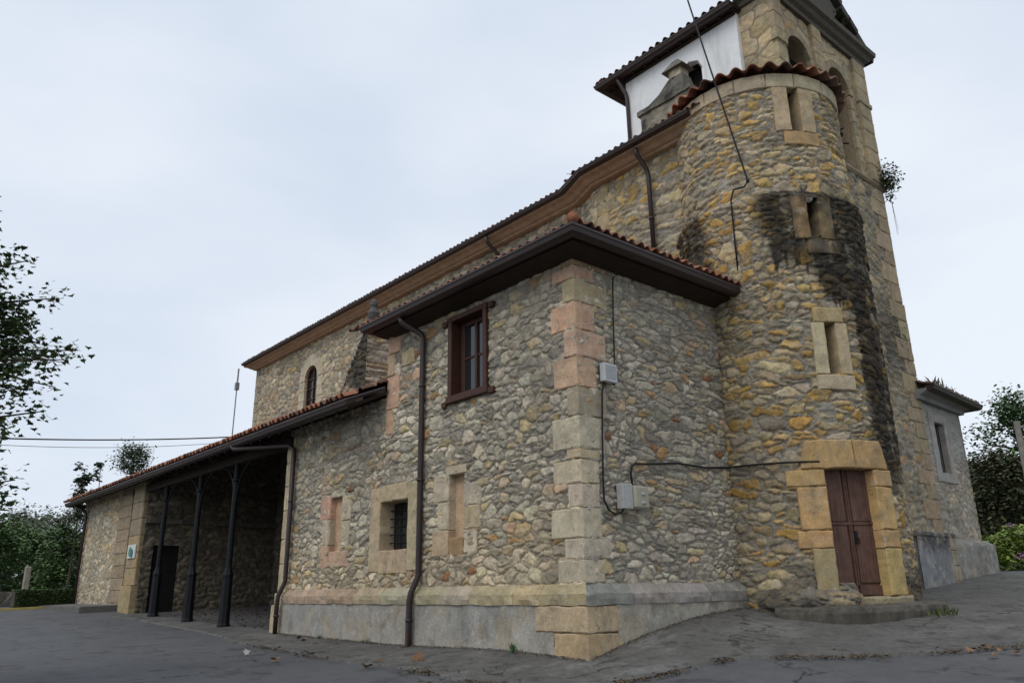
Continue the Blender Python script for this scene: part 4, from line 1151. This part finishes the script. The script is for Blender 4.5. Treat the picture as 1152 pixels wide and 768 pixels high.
for i in range(5): tube(mb, [(-.14, 13.93 + i * .125, 3.84), (-.14, 13.93 + i * .125, 5.26)], .012, 6)
part(mb, 'grille', 'iron', sw)
mb = MB(); ae = [(.40, 13.0, 6.05), (.40, 16.45, 5.92), (-4, 16.45, 5.92)]
sweep(mb, [(.40, 13.0, 6.07), (.40, 16.17, 5.91), (-4, 16.17, 5.91)], GUTPROF); part(mb, 'gutter', 'gutter')
mb = MB(); sweep(mb, [(.1, 12.95, 5.86), (.1, 15.88, 5.77), (-4, 15.88, 5.77)], [(-.3, -.1), (.0, -.1), (.03, 0), (.2, .08), (.22, .16), (-.3, .16)]); part(mb, 'cornice', 'concrete_smooth')
mb = MB()
tiles(mb, slope_map((.45, 13.05, 6.08), (0, 1, -.04), (-1, 0, .33)), 0, 3.2, 0, 4, seed=16, mossy=.6)
part(mb, 'roof', 'tile', smooth=True)
# rendered low block at the foot of the tower
mb = MB()
us = rng(10.6, 12.75, .05); vs = rng(.55, 2.1, .05); U, V = np.meshgrid(us, vs, indexing='ij'); h = .42 + .03 * (fbm(U, V, 3, 4, 4) - .5)
k = sstep(1.6, 2.05, V + .5 * (fbm(U, V * .4, 4, 31, 3) - .5))[..., None]
cc = np.array((.21, .215, .225)) * (.7 + .6 * fbm(U, V, 1.6, 62, 4))[..., None]; cc = cc * (1 - .85 * k) + np.array((.05, .048, .045)) * .85 * k; idx = np.arange(U.size).reshape(U.shape)
mb.add(SIDE(U, V, h).reshape(-1, 3), np.stack([idx[:-1, :-1], idx[1:, :-1], idx[1:, 1:], idx[:-1, 1:]], -1).reshape(-1, 4), cc.reshape(-1, 3))
block(mb, SIDE, 10.55, 12.8, 2.08, 2.2, -.1, .46, (.09, .085, .075), bev=.03, amp=.03)
for q in range(4): block(mb, SIDE, 12.4, 12.78, .7 + q * .36, .7 + q * .36 + .35, -.1, .45, vary((.30, .24, .17), .1))
box(mb, -.1, .40, 12.5, 12.76, .5, 2.07, (.2, .19, .18)); box(mb, -.1, .40, 10.62, 10.8, .5, 2.07, (.2, .19, .18))
part(mb, 'rendered_block', 'render')

# ------------------------------------------------------------------ fittings on the church
def cable(name, pts, r, label, cat='cable', mat='cable'):
    return tag(tube_obj(name, pts, r, mat), label, cat)
def tube_obj(name, pts, r, mat='cable'):
    mb = MB(); tube(mb, pts, r, 6); return mb.build(name, mat, smooth=True)
def sag(a, b, s, n=24):
    a = np.array(a, float); b = np.array(b, float)
    return [a + (b - a) * t - np.array([0, 0, 4 * s * t * (1 - t)]) for t in np.linspace(0, 1, n)]
cable('wall_cable', [(.05, .97, 6.25), (.06, .93, 6.2), (.045, .90, 5.5), (.05, .86, 4.6), (.06, .89, 4.40), (.05, .82, 4.27), (.05, .74, 4.30)], .014, 'thin black cable dropping from the eaves to the small white wall box')
cable('wall_cable', [(.05, .58, 4.28), (.05, .52, 4.1), (.045, .48, 3.4), (.05, .44, 2.7), (.05, .44, 2.35), (.06, .52, 2.2), (.07, .66, 2.13), (.08, .80, 2.17), (.10, .86, 2.24)], .016, 'black cable hanging in a loop between the two wall boxes')
arc = [(TC[0] + (TR + .04) * math.cos(R(a)), TC[1] + (TR + .04) * math.sin(R(a)), 3.14 - .0008 * (a + 84)) for a in np.linspace(-91, -48, 14)]
cable('wall_cable', [(.06, 1.12, 2.62), (.06, 1.10, 2.8), (.06, 1.13, 2.93), (.06, 1.22, 2.98), (.05, 1.5, 3.0), (.05, 2.37, 3.09), (.05, 3.2, 3.08), (.05, 3.85, 3.14)] + arc, .018, 'black cable running level across the side wall to the turret door')
b = thing('junction_box', (.02, .68, 4.44), 'small white junction box with louvred front, the upper one on the corner stones', 'utility box')
mb = MB(); box(mb, .012, .12, .52, .84, 4.28, 4.60, bev=.012); mb.build('body', 'box_white', b)
mb = MB()
for i in range(6): box(mb, .1205, .128, .56, .80, 4.34 + i * .04, 4.355 + i * .04)
mb.build('louvre', 'box_grey', b)
b = thing('meter_box', (.02, 1.05, 2.4), 'grey and beige electricity meter box with rounded cover, lower on the side wall', 'utility box')
mb = MB(); box(mb, .02, .17, .76, 1.0, 2.22, 2.62, bev=.012); mb.build('body', 'box_grey', b)
mb = MB(); box(mb, .022, .21, 1.004, 1.36, 2.235, 2.60, bev=.03); mb.build('cover', 'box_beige', b)
for z in (2.33, 2.47):
    mb = MB(); lathe(mb, .19, 1.2, [(.05, z - .02), (.055, z), (.05, z + .02)], 10); mb.build('knob', 'box_grey', b)
# service cable from the sky to the turret, then down its side
cable('service_cable', sag((-.10, 3.60, 15.9), (.98, 4.16, 8.86), .05) + [(.90, 4.14, 8.75), (.72, 4.02, 8.72), (.66, 3.98, 8.5), (.64, 3.99, 7.6), (.62, 4.02, 6.95)], .018, 'black service cable slanting down from above to the round turret')
mb = MB(); lathe(mb, .98, 4.16, [(.03, 8.82), (.04, 8.86), (.03, 8.9)], 8); tag(mb.build('cable_clamp', 'cable'), 'small black clamp holding the service cable on the turret', 'cable clamp')
# plaque on the pier
s = thing('plaque', (-22.86, -.16, 2.56), 'small white plaque with a green and blue emblem on the portico pier', 'sign')
mb = MB(); box(mb, -23.32, -22.40, -.19, -.15, 2.30, 2.78, bev=.006); mb.build('board', 'sign_white', s)
mb = MB(); lathe(mb, 0, 0, [(.17, 0), (.17, .008)], 20); e = mb.build('emblem', 'sign_green', s); 
e.matrix_parent_inverse = Matrix(); e.location = (-.12, -.035, -.02); e.rotation_euler = (R(90), 0, 0)
mb = MB(); lathe(mb, 0, 0, [(.15, 0), (.15, .008)], 20); e = mb.build('emblem', 'sign_blue', s)
e.matrix_parent_inverse = Matrix(); e.location = (.10, -.045, -.08); e.rotation_euler = (R(90), 0, 0)
# bench in the portico
bn = thing('bench', (-17.5, 4.5, .4), 'dark stone bench along the back wall inside the portico', 'bench')
zb = tzf(-17, 4.5)
mb = MB(); box(mb, -21.2, -12.5, 4.25, 4.86, zb + .42, zb + .52, (.06, .053, .045), bev=.015); mb.build('seat', 'ashlar', bn)
for x in (-20.6, -18.2, -15.6, -13.2):
    mb = MB(); box(mb, x - .25, x + .25, 4.35, 4.84, zb - .2, zb + .418, (.09, .08, .065), bev=.015); mb.build('leg', 'ashlar', bn)
# bells
for (yc, lab, zt) in ((9.19, 'bronze bell hanging in the belfry arch nearer the plaster house', 15.0), (11.35, 'bronze bell with iron fittings in the taller exposed belfry arch', 14.2)):
    bl = thing('bell', (-.48, yc, zt - .5), lab, 'bell')
    mb = MB(); lathe(mb, -.48, yc, [(.36, zt - .78), (.34, zt - .72), (.26, zt - .5), (.21, zt - .2), (.17, zt - .08), (.05, zt - .03)], 18); mb.build('body', 'bronze', bl, True)
    mb = MB(); box(mb, -.58, -.38, yc - .60, yc + .60, zt, zt + .16, bev=.01); mb.build('yoke', 'iron', bl)
    if yc > 10:
        mb = MB(); tube(mb, [(-.3, yc - .55, 12.9), (.12, yc - .2, 12.86)], .025, 6); mb.build('lever', 'iron', bl); mb = MB(); tube(mb, [(-.3, yc - .2, 13.35), (.10, yc - .35, 13.3)], .02, 6); mb.build('lever', 'iron', bl)
# antenna mast
an = thing('antenna', (-22.55, 3.0, 6.6), 'thin steel antenna mast standing behind the portico roof', 'antenna')
mb = MB(); tube(mb, [(-22.55, 3.0, 6.5), (-22.52, 3.0, 9.55)], .025, 6); mb.build('mast', 'steel', an)
mb = MB(); box(mb, -22.6, -22.44, 2.93, 3.07, 9.0, 9.3); tube(mb, [(-22.52, 3, 9.3), (-22.5, 3, 9.9)], .035, 6); mb.build('aerial', 'steel', an)

# ------------------------------------------------------------------ vegetation
MAPLE = np.array([(0, -.1), (.12, -.02), (.42, -.12), (.34, .12), (.58, .30), (.30, .36), (.26, .52), (.13, .50), (0, .85), (-.13, .50), (-.26, .52), (-.30, .36), (-.58, .30), (-.34, .12), (-.42, -.12), (-.12, -.02)])
OVAL = np.array([(0, 0), (.20, .2), (.26, .5), (.16, .8), (0, 1.0), (-.16, .8), (-.26, .5), (-.20, .2)])
BLADE = np.array([(-.04, 0), (.04, 0), (.035, .5), (0, 1.0), (-.035, .5)])
def leaves(mb, pos, size, shape, cols, rs, droop=.3, flat=.5, up=None):
    n = len(pos); m = len(shape)
    az = rs.uniform(0, 2 * math.pi, n)
    d = np.stack([np.cos(az), np.sin(az), rs.uniform(-droop - .4, .5 - droop, n)], -1) if up is None else up + rs.normal(0, .35, (n, 3))
    d /= np.linalg.norm(d, axis=1, keepdims=True)
    a = np.stack([rs.normal(0, flat, n), rs.normal(0, flat, n), np.ones(n)], -1)
    s = np.cross(d, a); s /= np.linalg.norm(s, axis=1, keepdims=True) + 1e-9
    nn = np.cross(s, d)
    sz = size * rs.uniform(.65, 1.3, n)
    curl = (shape[:, 0] ** 2) * .5 - .12 * shape[:, 1] ** 2
    V = pos[:, None] + (s[:, None] * shape[None, :, 0:1] + d[:, None] * shape[None, :, 1:2] + nn[:, None] * curl[None, :, None]) * sz[:, None, None]
    C = np.repeat(cols[:, None], m, 1)
    F = np.arange(n * m).reshape(n, m)
    mb.add(V.reshape(-1, 3), F, C.reshape(-1, 3))
def leafcols(rs, n, base, var=.35, tint=.15):
    c = np.array(base)[None] * rs.uniform(1 - var, 1 + var, (n, 1)) * (1 + rs.uniform(-tint, tint, (n, 3)))
    return np.clip(c, .005, .6)
def branchy_tree(name, label, base, height, crown_r, crown_z, nl, nleaf, size, colr, seed, shape=OVAL, group=None, squash=1.0, trunk_r=.15, cluster=.45, cat='tree', droop=.3, lean=(0, 0)):
    rs = np.random.RandomState(seed)
    t = thing(name, base, label, cat, group)
    bx, by, bz = base
    mb = MB()
    top = np.array([bx + lean[0], by + lean[1], bz + height])
    b0 = np.array([bx, by, bz - .3])
    tr = [b0 + (top - b0) * k + np.array([rs.normal(0, .03 * height * k * .3), rs.normal(0, .03 * height * k * .3), 0]) for k in np.linspace(0, .95, 7)]
    tube(mb, tr, [trunk_r * (1 - .8 * k) for k in np.linspace(0, .95, 7)], 8)
    P = []
    for i in range(nl):
        k = rs.uniform(crown_z, .95); s0 = b0 + (top - b0) * k
        az = rs.uniform(0, 2 * math.pi); el = rs.uniform(-.1, .8)
        prof = math.sin(math.pi * min(1, max(.08, (k - crown_z) / (1 - crown_z) * .85 + .12))) ** .7
        L = crown_r * prof * rs.uniform(.6, 1.12)
        e = s0 + np.array([math.cos(az) * math.cos(el) * L, math.sin(az) * math.cos(el) * L, math.sin(el) * L * squash])
        mid = (s0 + e) / 2 + rs.normal(0, .06 * L, 3)
        tube(mb, [s0, mid, e], [trunk_r * .3, trunk_r * .18, trunk_r * .06], 5)
        m = max(3, int(nleaf / nl))
        tt = rs.beta(2.2, 1.1, m)
        q = s0 + (e - s0) * tt[:, None] + rs.normal(0, cluster * crown_r * .32, (m, 3)) * (.5 + .6 * tt[:, None])
        P.append(q)
    mb.build('trunk', 'bark', t, True)
    P = np.concatenate(P)
    mb = MB(); leaves(mb, P, size, shape, leafcols(rs, len(P), colr), rs, droop=droop)
    mb.build('crown', 'leaf', t)
    return t
CX, CY = 8.62, -8.78
def at(az, d): return CX + d * math.cos(R(az)), CY + d * math.sin(R(az))

# plane tree leaning into the picture from the left
def near_tree():
    rs = np.random.RandomState(4)
    x, y = at(178.2, 14.2)
    z0 = tzf(x, y)
    t = thing('plane_tree', (x, y, z0), 'plane tree with lobed dark green leaves reaching in beside the road', 'tree')
    mb = MB()
    tube(mb, [(x, y, z0 - .3), (x + .05, y, z0 + 1.5), (x - .05, y + .1, 3.2), (x, y, 5.2), (x + .1, y, 7.2)], [.2, .17, .14, .09, .03], 10)
    P = []
    for i in range(210):
        z = rs.uniform(2.3, 6.6); az = rs.uniform(0, 2 * math.pi)
        L = (2.08 if z < 4.9 else 2.08 - (z - 4.9) * .75) * rs.uniform(.55, 1.08) * (1 if z > 3.4 else .8)
        s0 = np.array([x, y, z - .5]); e = np.array([x + math.cos(az) * L, y + math.sin(az) * L, z + rs.uniform(-.5, .45)])
        mid = (s0 + e) / 2 + np.array([0, 0, .18])
        tube(mb, [s0, mid, e], [.04, .024, .008], 5)
        m = 110; tt = rs.beta(2.0, 1.0, m)
        q = s0 * ((1 - tt) ** 2)[:, None] + 2 * mid * (tt * (1 - tt))[:, None] + e * (tt ** 2)[:, None] + rs.normal(0, .13, (m, 3))
        P.append(q)
    mb.build('trunk', 'bark', t, True)
    P = np.concatenate(P)
    mb = MB(); leaves(mb, P, .10, MAPLE, leafcols(rs, len(P), (.075, .115, .04), .45), rs, droop=.35, flat=.45); mb.build('crown', 'leaf', t)
near_tree()

# far left: boundary wall, hedge, stone post, trees
p0 = np.array(at(174.5, 44)); p1 = np.array(at(164.5, 47)); d = p1 - p0; L = np.linalg.norm(d); d = d / L
zb = tzf(*p0)
mb = MB()
Pw = plane_map((*p0, zb - .2), (*d, 0), (d[1], -d[0], 0))
mb.add(*rubble(Pw, rng(0, L, .06), rng(0, .95, .06), .5, .3, [((.10, .095, .085), 1), ((.14, .13, .11), 1)], 101))
bw_ = np.array([d[1], -d[0]])
v = [(*p0, zb + .75), (*p1, zb + .75), (*(p1 - bw_ * .4), zb + .75), (*(p0 - bw_ * .4), zb + .75)]
mb.add(v, [(0, 1, 2, 3)], (.1, .1, .08))
tag(mb.build('boundary_wall', 'masonry', smooth=True), 'low grey stone boundary wall across the road behind the clipped hedge', 'wall')
rs = np.random.RandomState(9)
h0 = np.array(at(170.9, 41)); h1 = np.array(at(167.6, 41.5)); hz = tzf(*h0)
hd = thing('hedge', (*((h0 + h1) / 2), hz), 'small clipped box hedge in front of the low stone wall', 'hedge')
hd_ = (h1 - h0); hL = np.linalg.norm(hd_); hd_ = hd_ / hL; hn = np.array([hd_[1], -hd_[0]])
mb = MB(); n = 5200
q = rs.rand(n, 3); f_ = rs.randint(0, 3, n)
q[f_ == 0, 2] = 1; q[f_ == 1, 1] = 1
q += rs.normal(0, .012, q.shape)
pos = np.stack([h0[0] + hd_[0] * q[:, 0] * hL + hn[0] * q[:, 1] * .9, h0[1] + hd_[1] * q[:, 0] * hL + hn[1] * q[:, 1] * .9, hz - .05 + q[:, 2] * .82], -1)
leaves(mb, pos, .085, OVAL, leafcols(rs, n, (.045, .085, .02)), rs); 
mb.build('foliage', 'leaf', hd)
mb = MB(); a = h0 + hn * .08; b2 = h1 + hn * .08
V = [(*(p), z) for z in (hz - .2, hz + .72) for p in (a, b2, b2 + hn * .74, a + hn * .74)]
mb.add(V, [(0, 3, 2, 1), (4, 5, 6, 7), (0, 1, 5, 4), (1, 2, 6, 5), (2, 3, 7, 6), (3, 0, 4, 7)]); mb.build('stem', 'bark', hd)
x, y = at(170.25, 43.5); z = tzf(x, y)
mb = MB(); box(mb, x - .12, x + .12, y - .12, y + .12, z - .2, z + 1.75, (.3, .28, .22), bev=.03); tag(mb.build('stone_post', 'ashlar'), 'short pale stone post behind the clipped hedge', 'post')
mb = MB(); e0 = np.array(at(175.5, 38.5)); e1 = np.array(at(168.0, 39.5))
V = []
for p in (e0, e1):
    for (o, zz_) in ((0, .0), (0, .1), (.16, .1), (.16, 0)):
        V.append((p[0] - .0 * o, p[1] + o, tzf(p[0], p[1]) + zz_))
mb.add(V, [(0, 4, 5, 1), (1, 5, 6, 2), (2, 6, 7, 3)]); tag(mb.build('kerb', 'paint_yellow'), kind='structure')
G1, G2, G3, G4 = (.085, .14, .05), (.07, .115, .05), (.11, .165, .06), (.15, .175, .12)  # last green is paler: distance haze put into the leaf colour
for i, (az, dd, hh, cr_, cc, lab) in enumerate([
    (174.2, 60, 5.0, 2.6, G2, 'dark broad tree behind the low wall at the picture edge beyond the road'),
    (171.9, 56, 4.3, 2.1, G1, 'dense green tree behind the low wall just beyond the clipped hedge'),
    (169.9, 58, 4.2, 2.2, G3, 'lighter green bushy tree behind the stone post'),
    (168.2, 52, 3.9, 1.8, G1, 'rounded tree behind the low wall beside the portico end'),
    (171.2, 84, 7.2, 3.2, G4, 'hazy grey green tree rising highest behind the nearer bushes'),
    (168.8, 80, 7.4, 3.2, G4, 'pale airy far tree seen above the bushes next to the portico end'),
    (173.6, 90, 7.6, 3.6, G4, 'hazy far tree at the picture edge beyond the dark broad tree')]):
    x, y = at(az, dd)
    branchy_tree('broadleaf_tree', lab, (x, y, tzf(x, y)), hh, cr_, .08, 34, 7000, .21, cc, 20 + i, group='trees behind the low wall', trunk_r=.16)
# upright shoots right behind the portico end
x, y = at(168.0, 43.5)
branchy_tree('young_tree', 'slender young tree with leafy upright shoots against the portico end', (x, y, tzf(x, y)), 6.6, .9, .1, 22, 900, .24, (.045, .062, .03), 41, squash=2.2, trunk_r=.06, cluster=.35)
x, y = at(167.1, 45)
branchy_tree('young_tree', 'slender young tree showing above the portico roof edge', (x, y, tzf(x, y)), 7.2, .6, .3, 14, 420, .22, (.045, .062, .03), 43, squash=2.2, trunk_r=.05, cluster=.3)
x, y = at(165.3, 70)
branchy_tree('eucalyptus', 'tall airy grey green tree rising above the portico roof', (x, y, tzf(x, y)), 11.9, 1.9, .35, 60, 7000, .20, (.085, .115, .065), 44, squash=1.3, trunk_r=.14, cluster=.5)
# right side
for i, (az, dd, hh, cr_, cc, lab) in enumerate([
    (106.4, 48, 8.3, 2.4, (.085, .14, .06), 'tall dark green tree behind the utility pole'),
    (104.0, 52, 9.0, 3.0, (.085, .14, .06), 'dark tree at the picture edge beyond the utility pole'),
    (109.3, 50, 5.6, 2.4, (.08, .09, .045), 'dull olive shrubby tree behind the annex corner'),
    (107.4, 42, 4.6, 2.2, (.08, .085, .045), 'olive bush behind the hydrangea'),
    (105.2, 44, 5.0, 2.4, G1, 'green bush behind the hydrangea at the picture edge')]):
    x, y = at(az, dd)
    branchy_tree('broadleaf_tree', lab, (x, y, tzf(x, y)), hh, cr_, .08, 40, 9000, .20, cc, 60 + i, group='trees behind the annex', trunk_r=.2)
x, y = at(106.35, 38); z = tzf(x, y)
up_ = thing('utility_pole', (x, y, z), 'weathered wooden utility pole with wires among the trees', 'utility pole')
mb = MB(); tube(mb, [(x, y, z - .5), (x + .02, y, 7.3)], [.15, .11], 10); mb.build('pole', 'pole_wood', up_, True)
mb = MB(); box(mb, x - .1, x + .5, y - .05, y + .05, 7.0, 7.1); lathe(mb, x + .4, y, [(.04, 7.1), (.05, 7.2), (.03, 7.25)], 8); mb.build('crossarm', 'steel', up_)
x2, y2 = at(95, 40)
cable('pole_wire', sag((x + .3, y, 7.15), (x2, y2, 7.5), .3), .02, 'black wire from the pole top, the upper of two')
cable('pole_wire', sag((x, y, 6.75), (x2, y2, 7.0), .3), .03, 'black wire from below the pole top, the lower of two')
# hydrangea
rs = np.random.RandomState(77)
x, y = at(107.2, 30.5); z = tzf(x, y)
hy = thing('hydrangea', (x, y, z), 'leafy hydrangea bush with pink flower heads beside the annex', 'shrub')
n = 4200
v = rs.normal(0, 1, (n, 3)); v /= np.linalg.norm(v, axis=1, keepdims=True); v[:, 2] = np.abs(v[:, 2]) * 1.15 - .1
lump = 1 + .22 * (fbm(v[:, 0] * 3, v[:, 1] * 3 + v[:, 2] * 2, 1.4, 3, 3) - .5)
pos = np.array([x, y, z]) + v * np.array([1.7, 1.7, 1.3]) * (lump * rs.uniform(.72, 1.03, n))[:, None]
mb = MB(); leaves(mb, pos, .16, OVAL, leafcols(rs, n, (.20, .27, .05), .4), rs, droop=.2); mb.build('foliage', 'leaf', hy)
mb = MB()
for i in range(9):
    a_ = rs.uniform(0, 2 * math.pi); tube(mb, [(x, y, z - .1), (x + .8 * math.cos(a_), y + .8 * math.sin(a_), z + 1.0)], .02, 5)
mb.build('stem', 'bark', hy)
for i in range(8):
    a_ = rs.uniform(-2.8, -.2); e_ = rs.uniform(.1, 1.3)
    c_ = np.array([x + 1.72 * math.cos(a_) * math.cos(e_), y + 1.72 * math.sin(a_) * math.cos(e_), z + .05 + 1.36 * math.sin(e_)])
    k = 40; v = rs.normal(0, 1, (k, 3)); v /= np.linalg.norm(v, axis=1, keepdims=True)
    mb = MB(); leaves(mb, c_ + v * np.array([.13, .13, .09]), .07, OVAL, leafcols(rs, k, (.42, .24, .36), .25), rs); mb.build('flower_head', 'leaf', hy)
# wall plants
def tuft(name, label, c, n, r, size, colr, seed, stems=12, hang=0):
    rs = np.random.RandomState(seed); t = thing(name, c, label, 'plant'); c = np.array(c)
    mb = MB(); P = []
    for i in range(stems):
        v = rs.normal(0, 1, 3); v[2] = abs(v[2]) * .6 - .05; v = v / np.linalg.norm(v) * r * rs.uniform(.5, 1.1); v[0] = abs(v[0]) * .7; v[1] = abs(v[1]) - .25 * r
        e = c + v - np.array([0, 0, .0]); mid = c + v * .5 + np.array([0, 0, .12 * r])
        tube(mb, [c, mid, e], [.012, .009, .004], 4)
        tt = rs.uniform(.25, 1, n // stems); P.append(c + v * tt[:, None] + rs.normal(0, .10 * r, (len(tt), 3)))
    for i in range(hang):
        e = c + np.array([.12, .35 + .25 * rs.rand(), -rs.uniform(.9, 1.7)]); tube(mb, [c, c + np.array([.1, .3, .18]), c + np.array([.12, .42, -.4]), e], [.008, .007, .006, .003], 4)
        P.append(c + np.array([.12, .42, -.3]) + rs.normal(0, .07, (14, 3)))
    mb.build('stem', 'bark', t); P = np.concatenate(P)
    mb = MB(); leaves(mb, P, size, OVAL, leafcols(rs, len(P), colr), rs); mb.build('foliage', 'leaf', t)
tuft('wall_plant', 'trailing bushy plant growing from the tower corner at the string course', (-.02, 13.0, 12.25), 760, .9, .085, (.08, .105, .05), 3, 22, 3)
tuft('wall_plant', 'green tuft rooted on top of the bell gable coping', (-.2, 11.4, 18.9), 260, .6, .1, (.05, .075, .03), 5)
tuft('wall_plant', 'dark moss tuft on the gable cornice above the belfry arches', (.25, 11.3, 17.0), 240, .45, .08, (.035, .05, .02), 6)
def grass_patch(name, label, pts, n, size, seed, spread=.12, colr=(.09, .11, .035), kind=None):
    rs = np.random.RandomState(seed); pts = np.array(pts)
    q = pts[rs.randint(0, len(pts), n)] + np.stack([rs.normal(0, spread, n), rs.normal(0, spread, n), np.zeros(n)], -1)
    mb = MB(); upv = np.tile(np.array([[0, 0, 1.0]]), (n, 1)); leaves(mb, q, size, BLADE * np.array([2.0, 1]), leafcols(rs, n, colr, .4), rs, up=upv)
    o = mb.build(name, 'leaf')
    return tag(o, label, None if kind else 'plant', kind=kind)
grass_patch('weed', 'dry grass growing along the mossy annex roof', [(.3 - .3 * i / 12, 13.3 + 2.2 * i / 12, 6.12 + .1 * (i % 2)) for i in range(12)], 60, .26, 2, .10, (.10, .10, .06))
zg = lambda x, y: (x, y, tzf(x, y) + .03)
grass_patch('weed', 'green grass tuft at the end of the turret door step', [zg(2.75, 5.3), zg(2.8, 5.5), zg(2.85, 5.6), zg(2.75, 5.7)], 60, .13, 3, .08)
grass_patch('weed', 'small green weed at the foot of the grey plinth near the corner', [zg(-1.5, -.16)], 26, .13, 4, .03, (.05, .11, .03))
for i, (x, y, lab) in enumerate([(-8.0, -.17, 'tiny weed at the foot of the plinth under the pink blocked slit'), (-6.0, -.2, 'tiny weed at the foot of the plinth near the downpipe')]):
    grass_patch('weed', lab, [zg(x, y)], 18, .09, 5 + i, .03, (.06, .10, .03))
# litter along the joint of pavement and road, counted leaves by the kerb
rs = np.random.RandomState(12)
E_ = PAV_EDGE[(PAV_EDGE[:, 0] > -12) & (PAV_EDGE[:, 1] < 4.0)]
n = 2600; ii = rs.randint(0, len(E_) - 1, n); tt = rs.rand(n)
pos2 = E_[ii] * (1 - tt[:, None]) + E_[ii + 1] * tt[:, None] + rs.normal(0, .05, (n, 2)) + rs.normal(0, .12, (n, 2)) * (rs.rand(n, 1) < .18)
dens = fbm(ii * .23, ii * 0 + 2., 1, 3, 3) > .46
pos2 = pos2[dens]; n = len(pos2)
mb = MB(); leaves(mb, np.stack([pos2[:, 0], pos2[:, 1], tz(pos2[:, 0], pos2[:, 1]) + .035], -1), .042, OVAL, leafcols(rs, n, (.09, .062, .035), .5), rs, droop=0, flat=.7)
o = mb.build('debris', 'leaf'); tag(o, 'brown leaf debris gathered along the pavement edge', kind='stuff')
CURL = MAPLE
def fallen(x, y, size, colr, seed, label, group=None):
    rs = np.random.RandomState(seed); mb = MB()
    z = max(tzf(x, y), tzf(x, y)) + .05
    leaves(mb, np.array([[x, y, z]]), size, MAPLE, np.array([colr]), rs, droop=-.05, flat=.35)
    leaves(mb, np.array([[x + .02, y + .03, z + .012]]), size * .8, OVAL, np.array([colr]) * .8, rs, droop=-.1, flat=.5)
    tag(mb.build('fallen_leaf', 'leaf'), label, 'leaf', group)
BRN, ORN = (.16, .085, .045), (.24, .13, .06)
fallen(-5.41, -2.33, .20, ORN, 1, 'large pale orange leaf lying on the open asphalt left of the litter line', 'fallen leaves by the pavement edge')
fallen(-3.13, -1.84, .17, ORN, 2, 'orange leaf lying at the litter line below the downpipe foot', 'fallen leaves by the pavement edge')
fallen(-2.78, -1.07, .20, BRN, 3, 'brown curled leaf on the pavement right of the downpipe foot', 'fallen leaves by the pavement edge')
fallen(-5.82, -1.5, .20, (.10, .10, .05), 4, 'greenish brown leaf clump on the pavement edge left of the downpipe', 'fallen leaves by the pavement edge')
fallen(-7.0, -2.24, .13, (.40, .38, .36), 5, 'small whitish scrap lying on the asphalt before the portico column', 'fallen leaves by the pavement edge')
for k, (x, y) in enumerate([(4.06, 3.06), (4.11, 3.43), (4.39, 3.1), (4.58, 3.14), (4.46, 2.75), (4.2, 3.3)]):
    fallen(x, y, .13, BRN if k % 2 else ORN, 10 + k, 'curled brown leaf among the scatter on the asphalt right of the turret', 'scattered leaves right of the turret')
for k, (x, y) in enumerate([(-7.9, -.55), (-7.2, -.7), (-6.6, -.5), (-8.6, -.4), (-4.1, -1.0), (-3.4, -1.5)]):
    fallen(x, y, .11, BRN, 30 + k, 'small brown leaf on the pavement along the grey plinth', 'small leaves on the pavement')
rs = np.random.RandomState(34); n = 2600
tt = rs.rand(n); off = np.abs(rs.normal(0, .07, n)) * (.4 + 1.4 * fbm(tt * 60, tt * 0, 1, 3, 2))
fx_ = rs.rand(n) < .68
gx = np.where(fx_, -10.2 + 10.3 * tt, .13 + off); gy = np.where(fx_, -.13 - off, -.1 + 4.2 * tt)
mb = MB(); leaves(mb, np.stack([gx, gy, tz(gx, gy) + .045 + rs.uniform(0, .015, n)], -1), .028, OVAL, leafcols(rs, n, (.13, .11, .085), .5), rs, droop=0, flat=.8)
tag(mb.build('debris', 'leaf'), 'grit and leaf crumbs gathered at the foot of the walls', kind='stuff')
rs = np.random.RandomState(33); n = 1500
pos2 = np.stack([rs.uniform(-21, -10.8, n), .2 + 3.2 * rs.rand(n)], -1)
mb = MB(); leaves(mb, np.stack([pos2[:, 0], pos2[:, 1], tz(pos2[:, 0], pos2[:, 1]) + .05], -1), .06, OVAL, leafcols(rs, n, (.10, .065, .04), .5), rs, droop=0, flat=.6)
tag(mb.build('debris', 'leaf'), 'dry leaf debris on the portico floor', kind='stuff')
# overhead cable on the left
a = at(176, 30); b = (-23.5, 2.6)
cable('overhead_cable', sag((*a, 1.03 + .160 * 30), (-22.5, 3.0, 7.05), .12), .026, 'thick twisted overhead cable crossing to the portico roof, the upper one')
cable('overhead_cable', sag((*a, 1.03 + .155 * 30), (-22.5, 3.0, 6.85), .22), .010, 'thin overhead wire just under the twisted cable')

# far tree masses closing the horizon
def far_mass(az0, az1, d0, d1, hgt, n, seed, colr):
    rs = np.random.RandomState(seed); az = rs.uniform(az0, az1, n); dd = rs.uniform(d0, d1, n)
    x = CX + dd * np.cos(np.radians(az)); y = CY + dd * np.sin(np.radians(az))
    top = hgt * (.5 + .9 * fbm(az * .35, dd * .02, 1, seed, 3))
    pos = np.stack([x, y, tz(x, y) - .3 + top * rs.rand(n) ** .9], -1)
    mb = MB(); leaves(mb, pos, 1.1, OVAL, leafcols(rs, n, colr, .35), rs); o = mb.build('woodland', 'leaf')
    tag(o, 'distant mass of trees closing the horizon', kind='stuff')
far_mass(158, 200, 105, 125, 9, 16000, 1, (.06, .078, .05))
far_mass(85, 116, 62, 85, 6.5, 16000, 2, (.045, .06, .03))
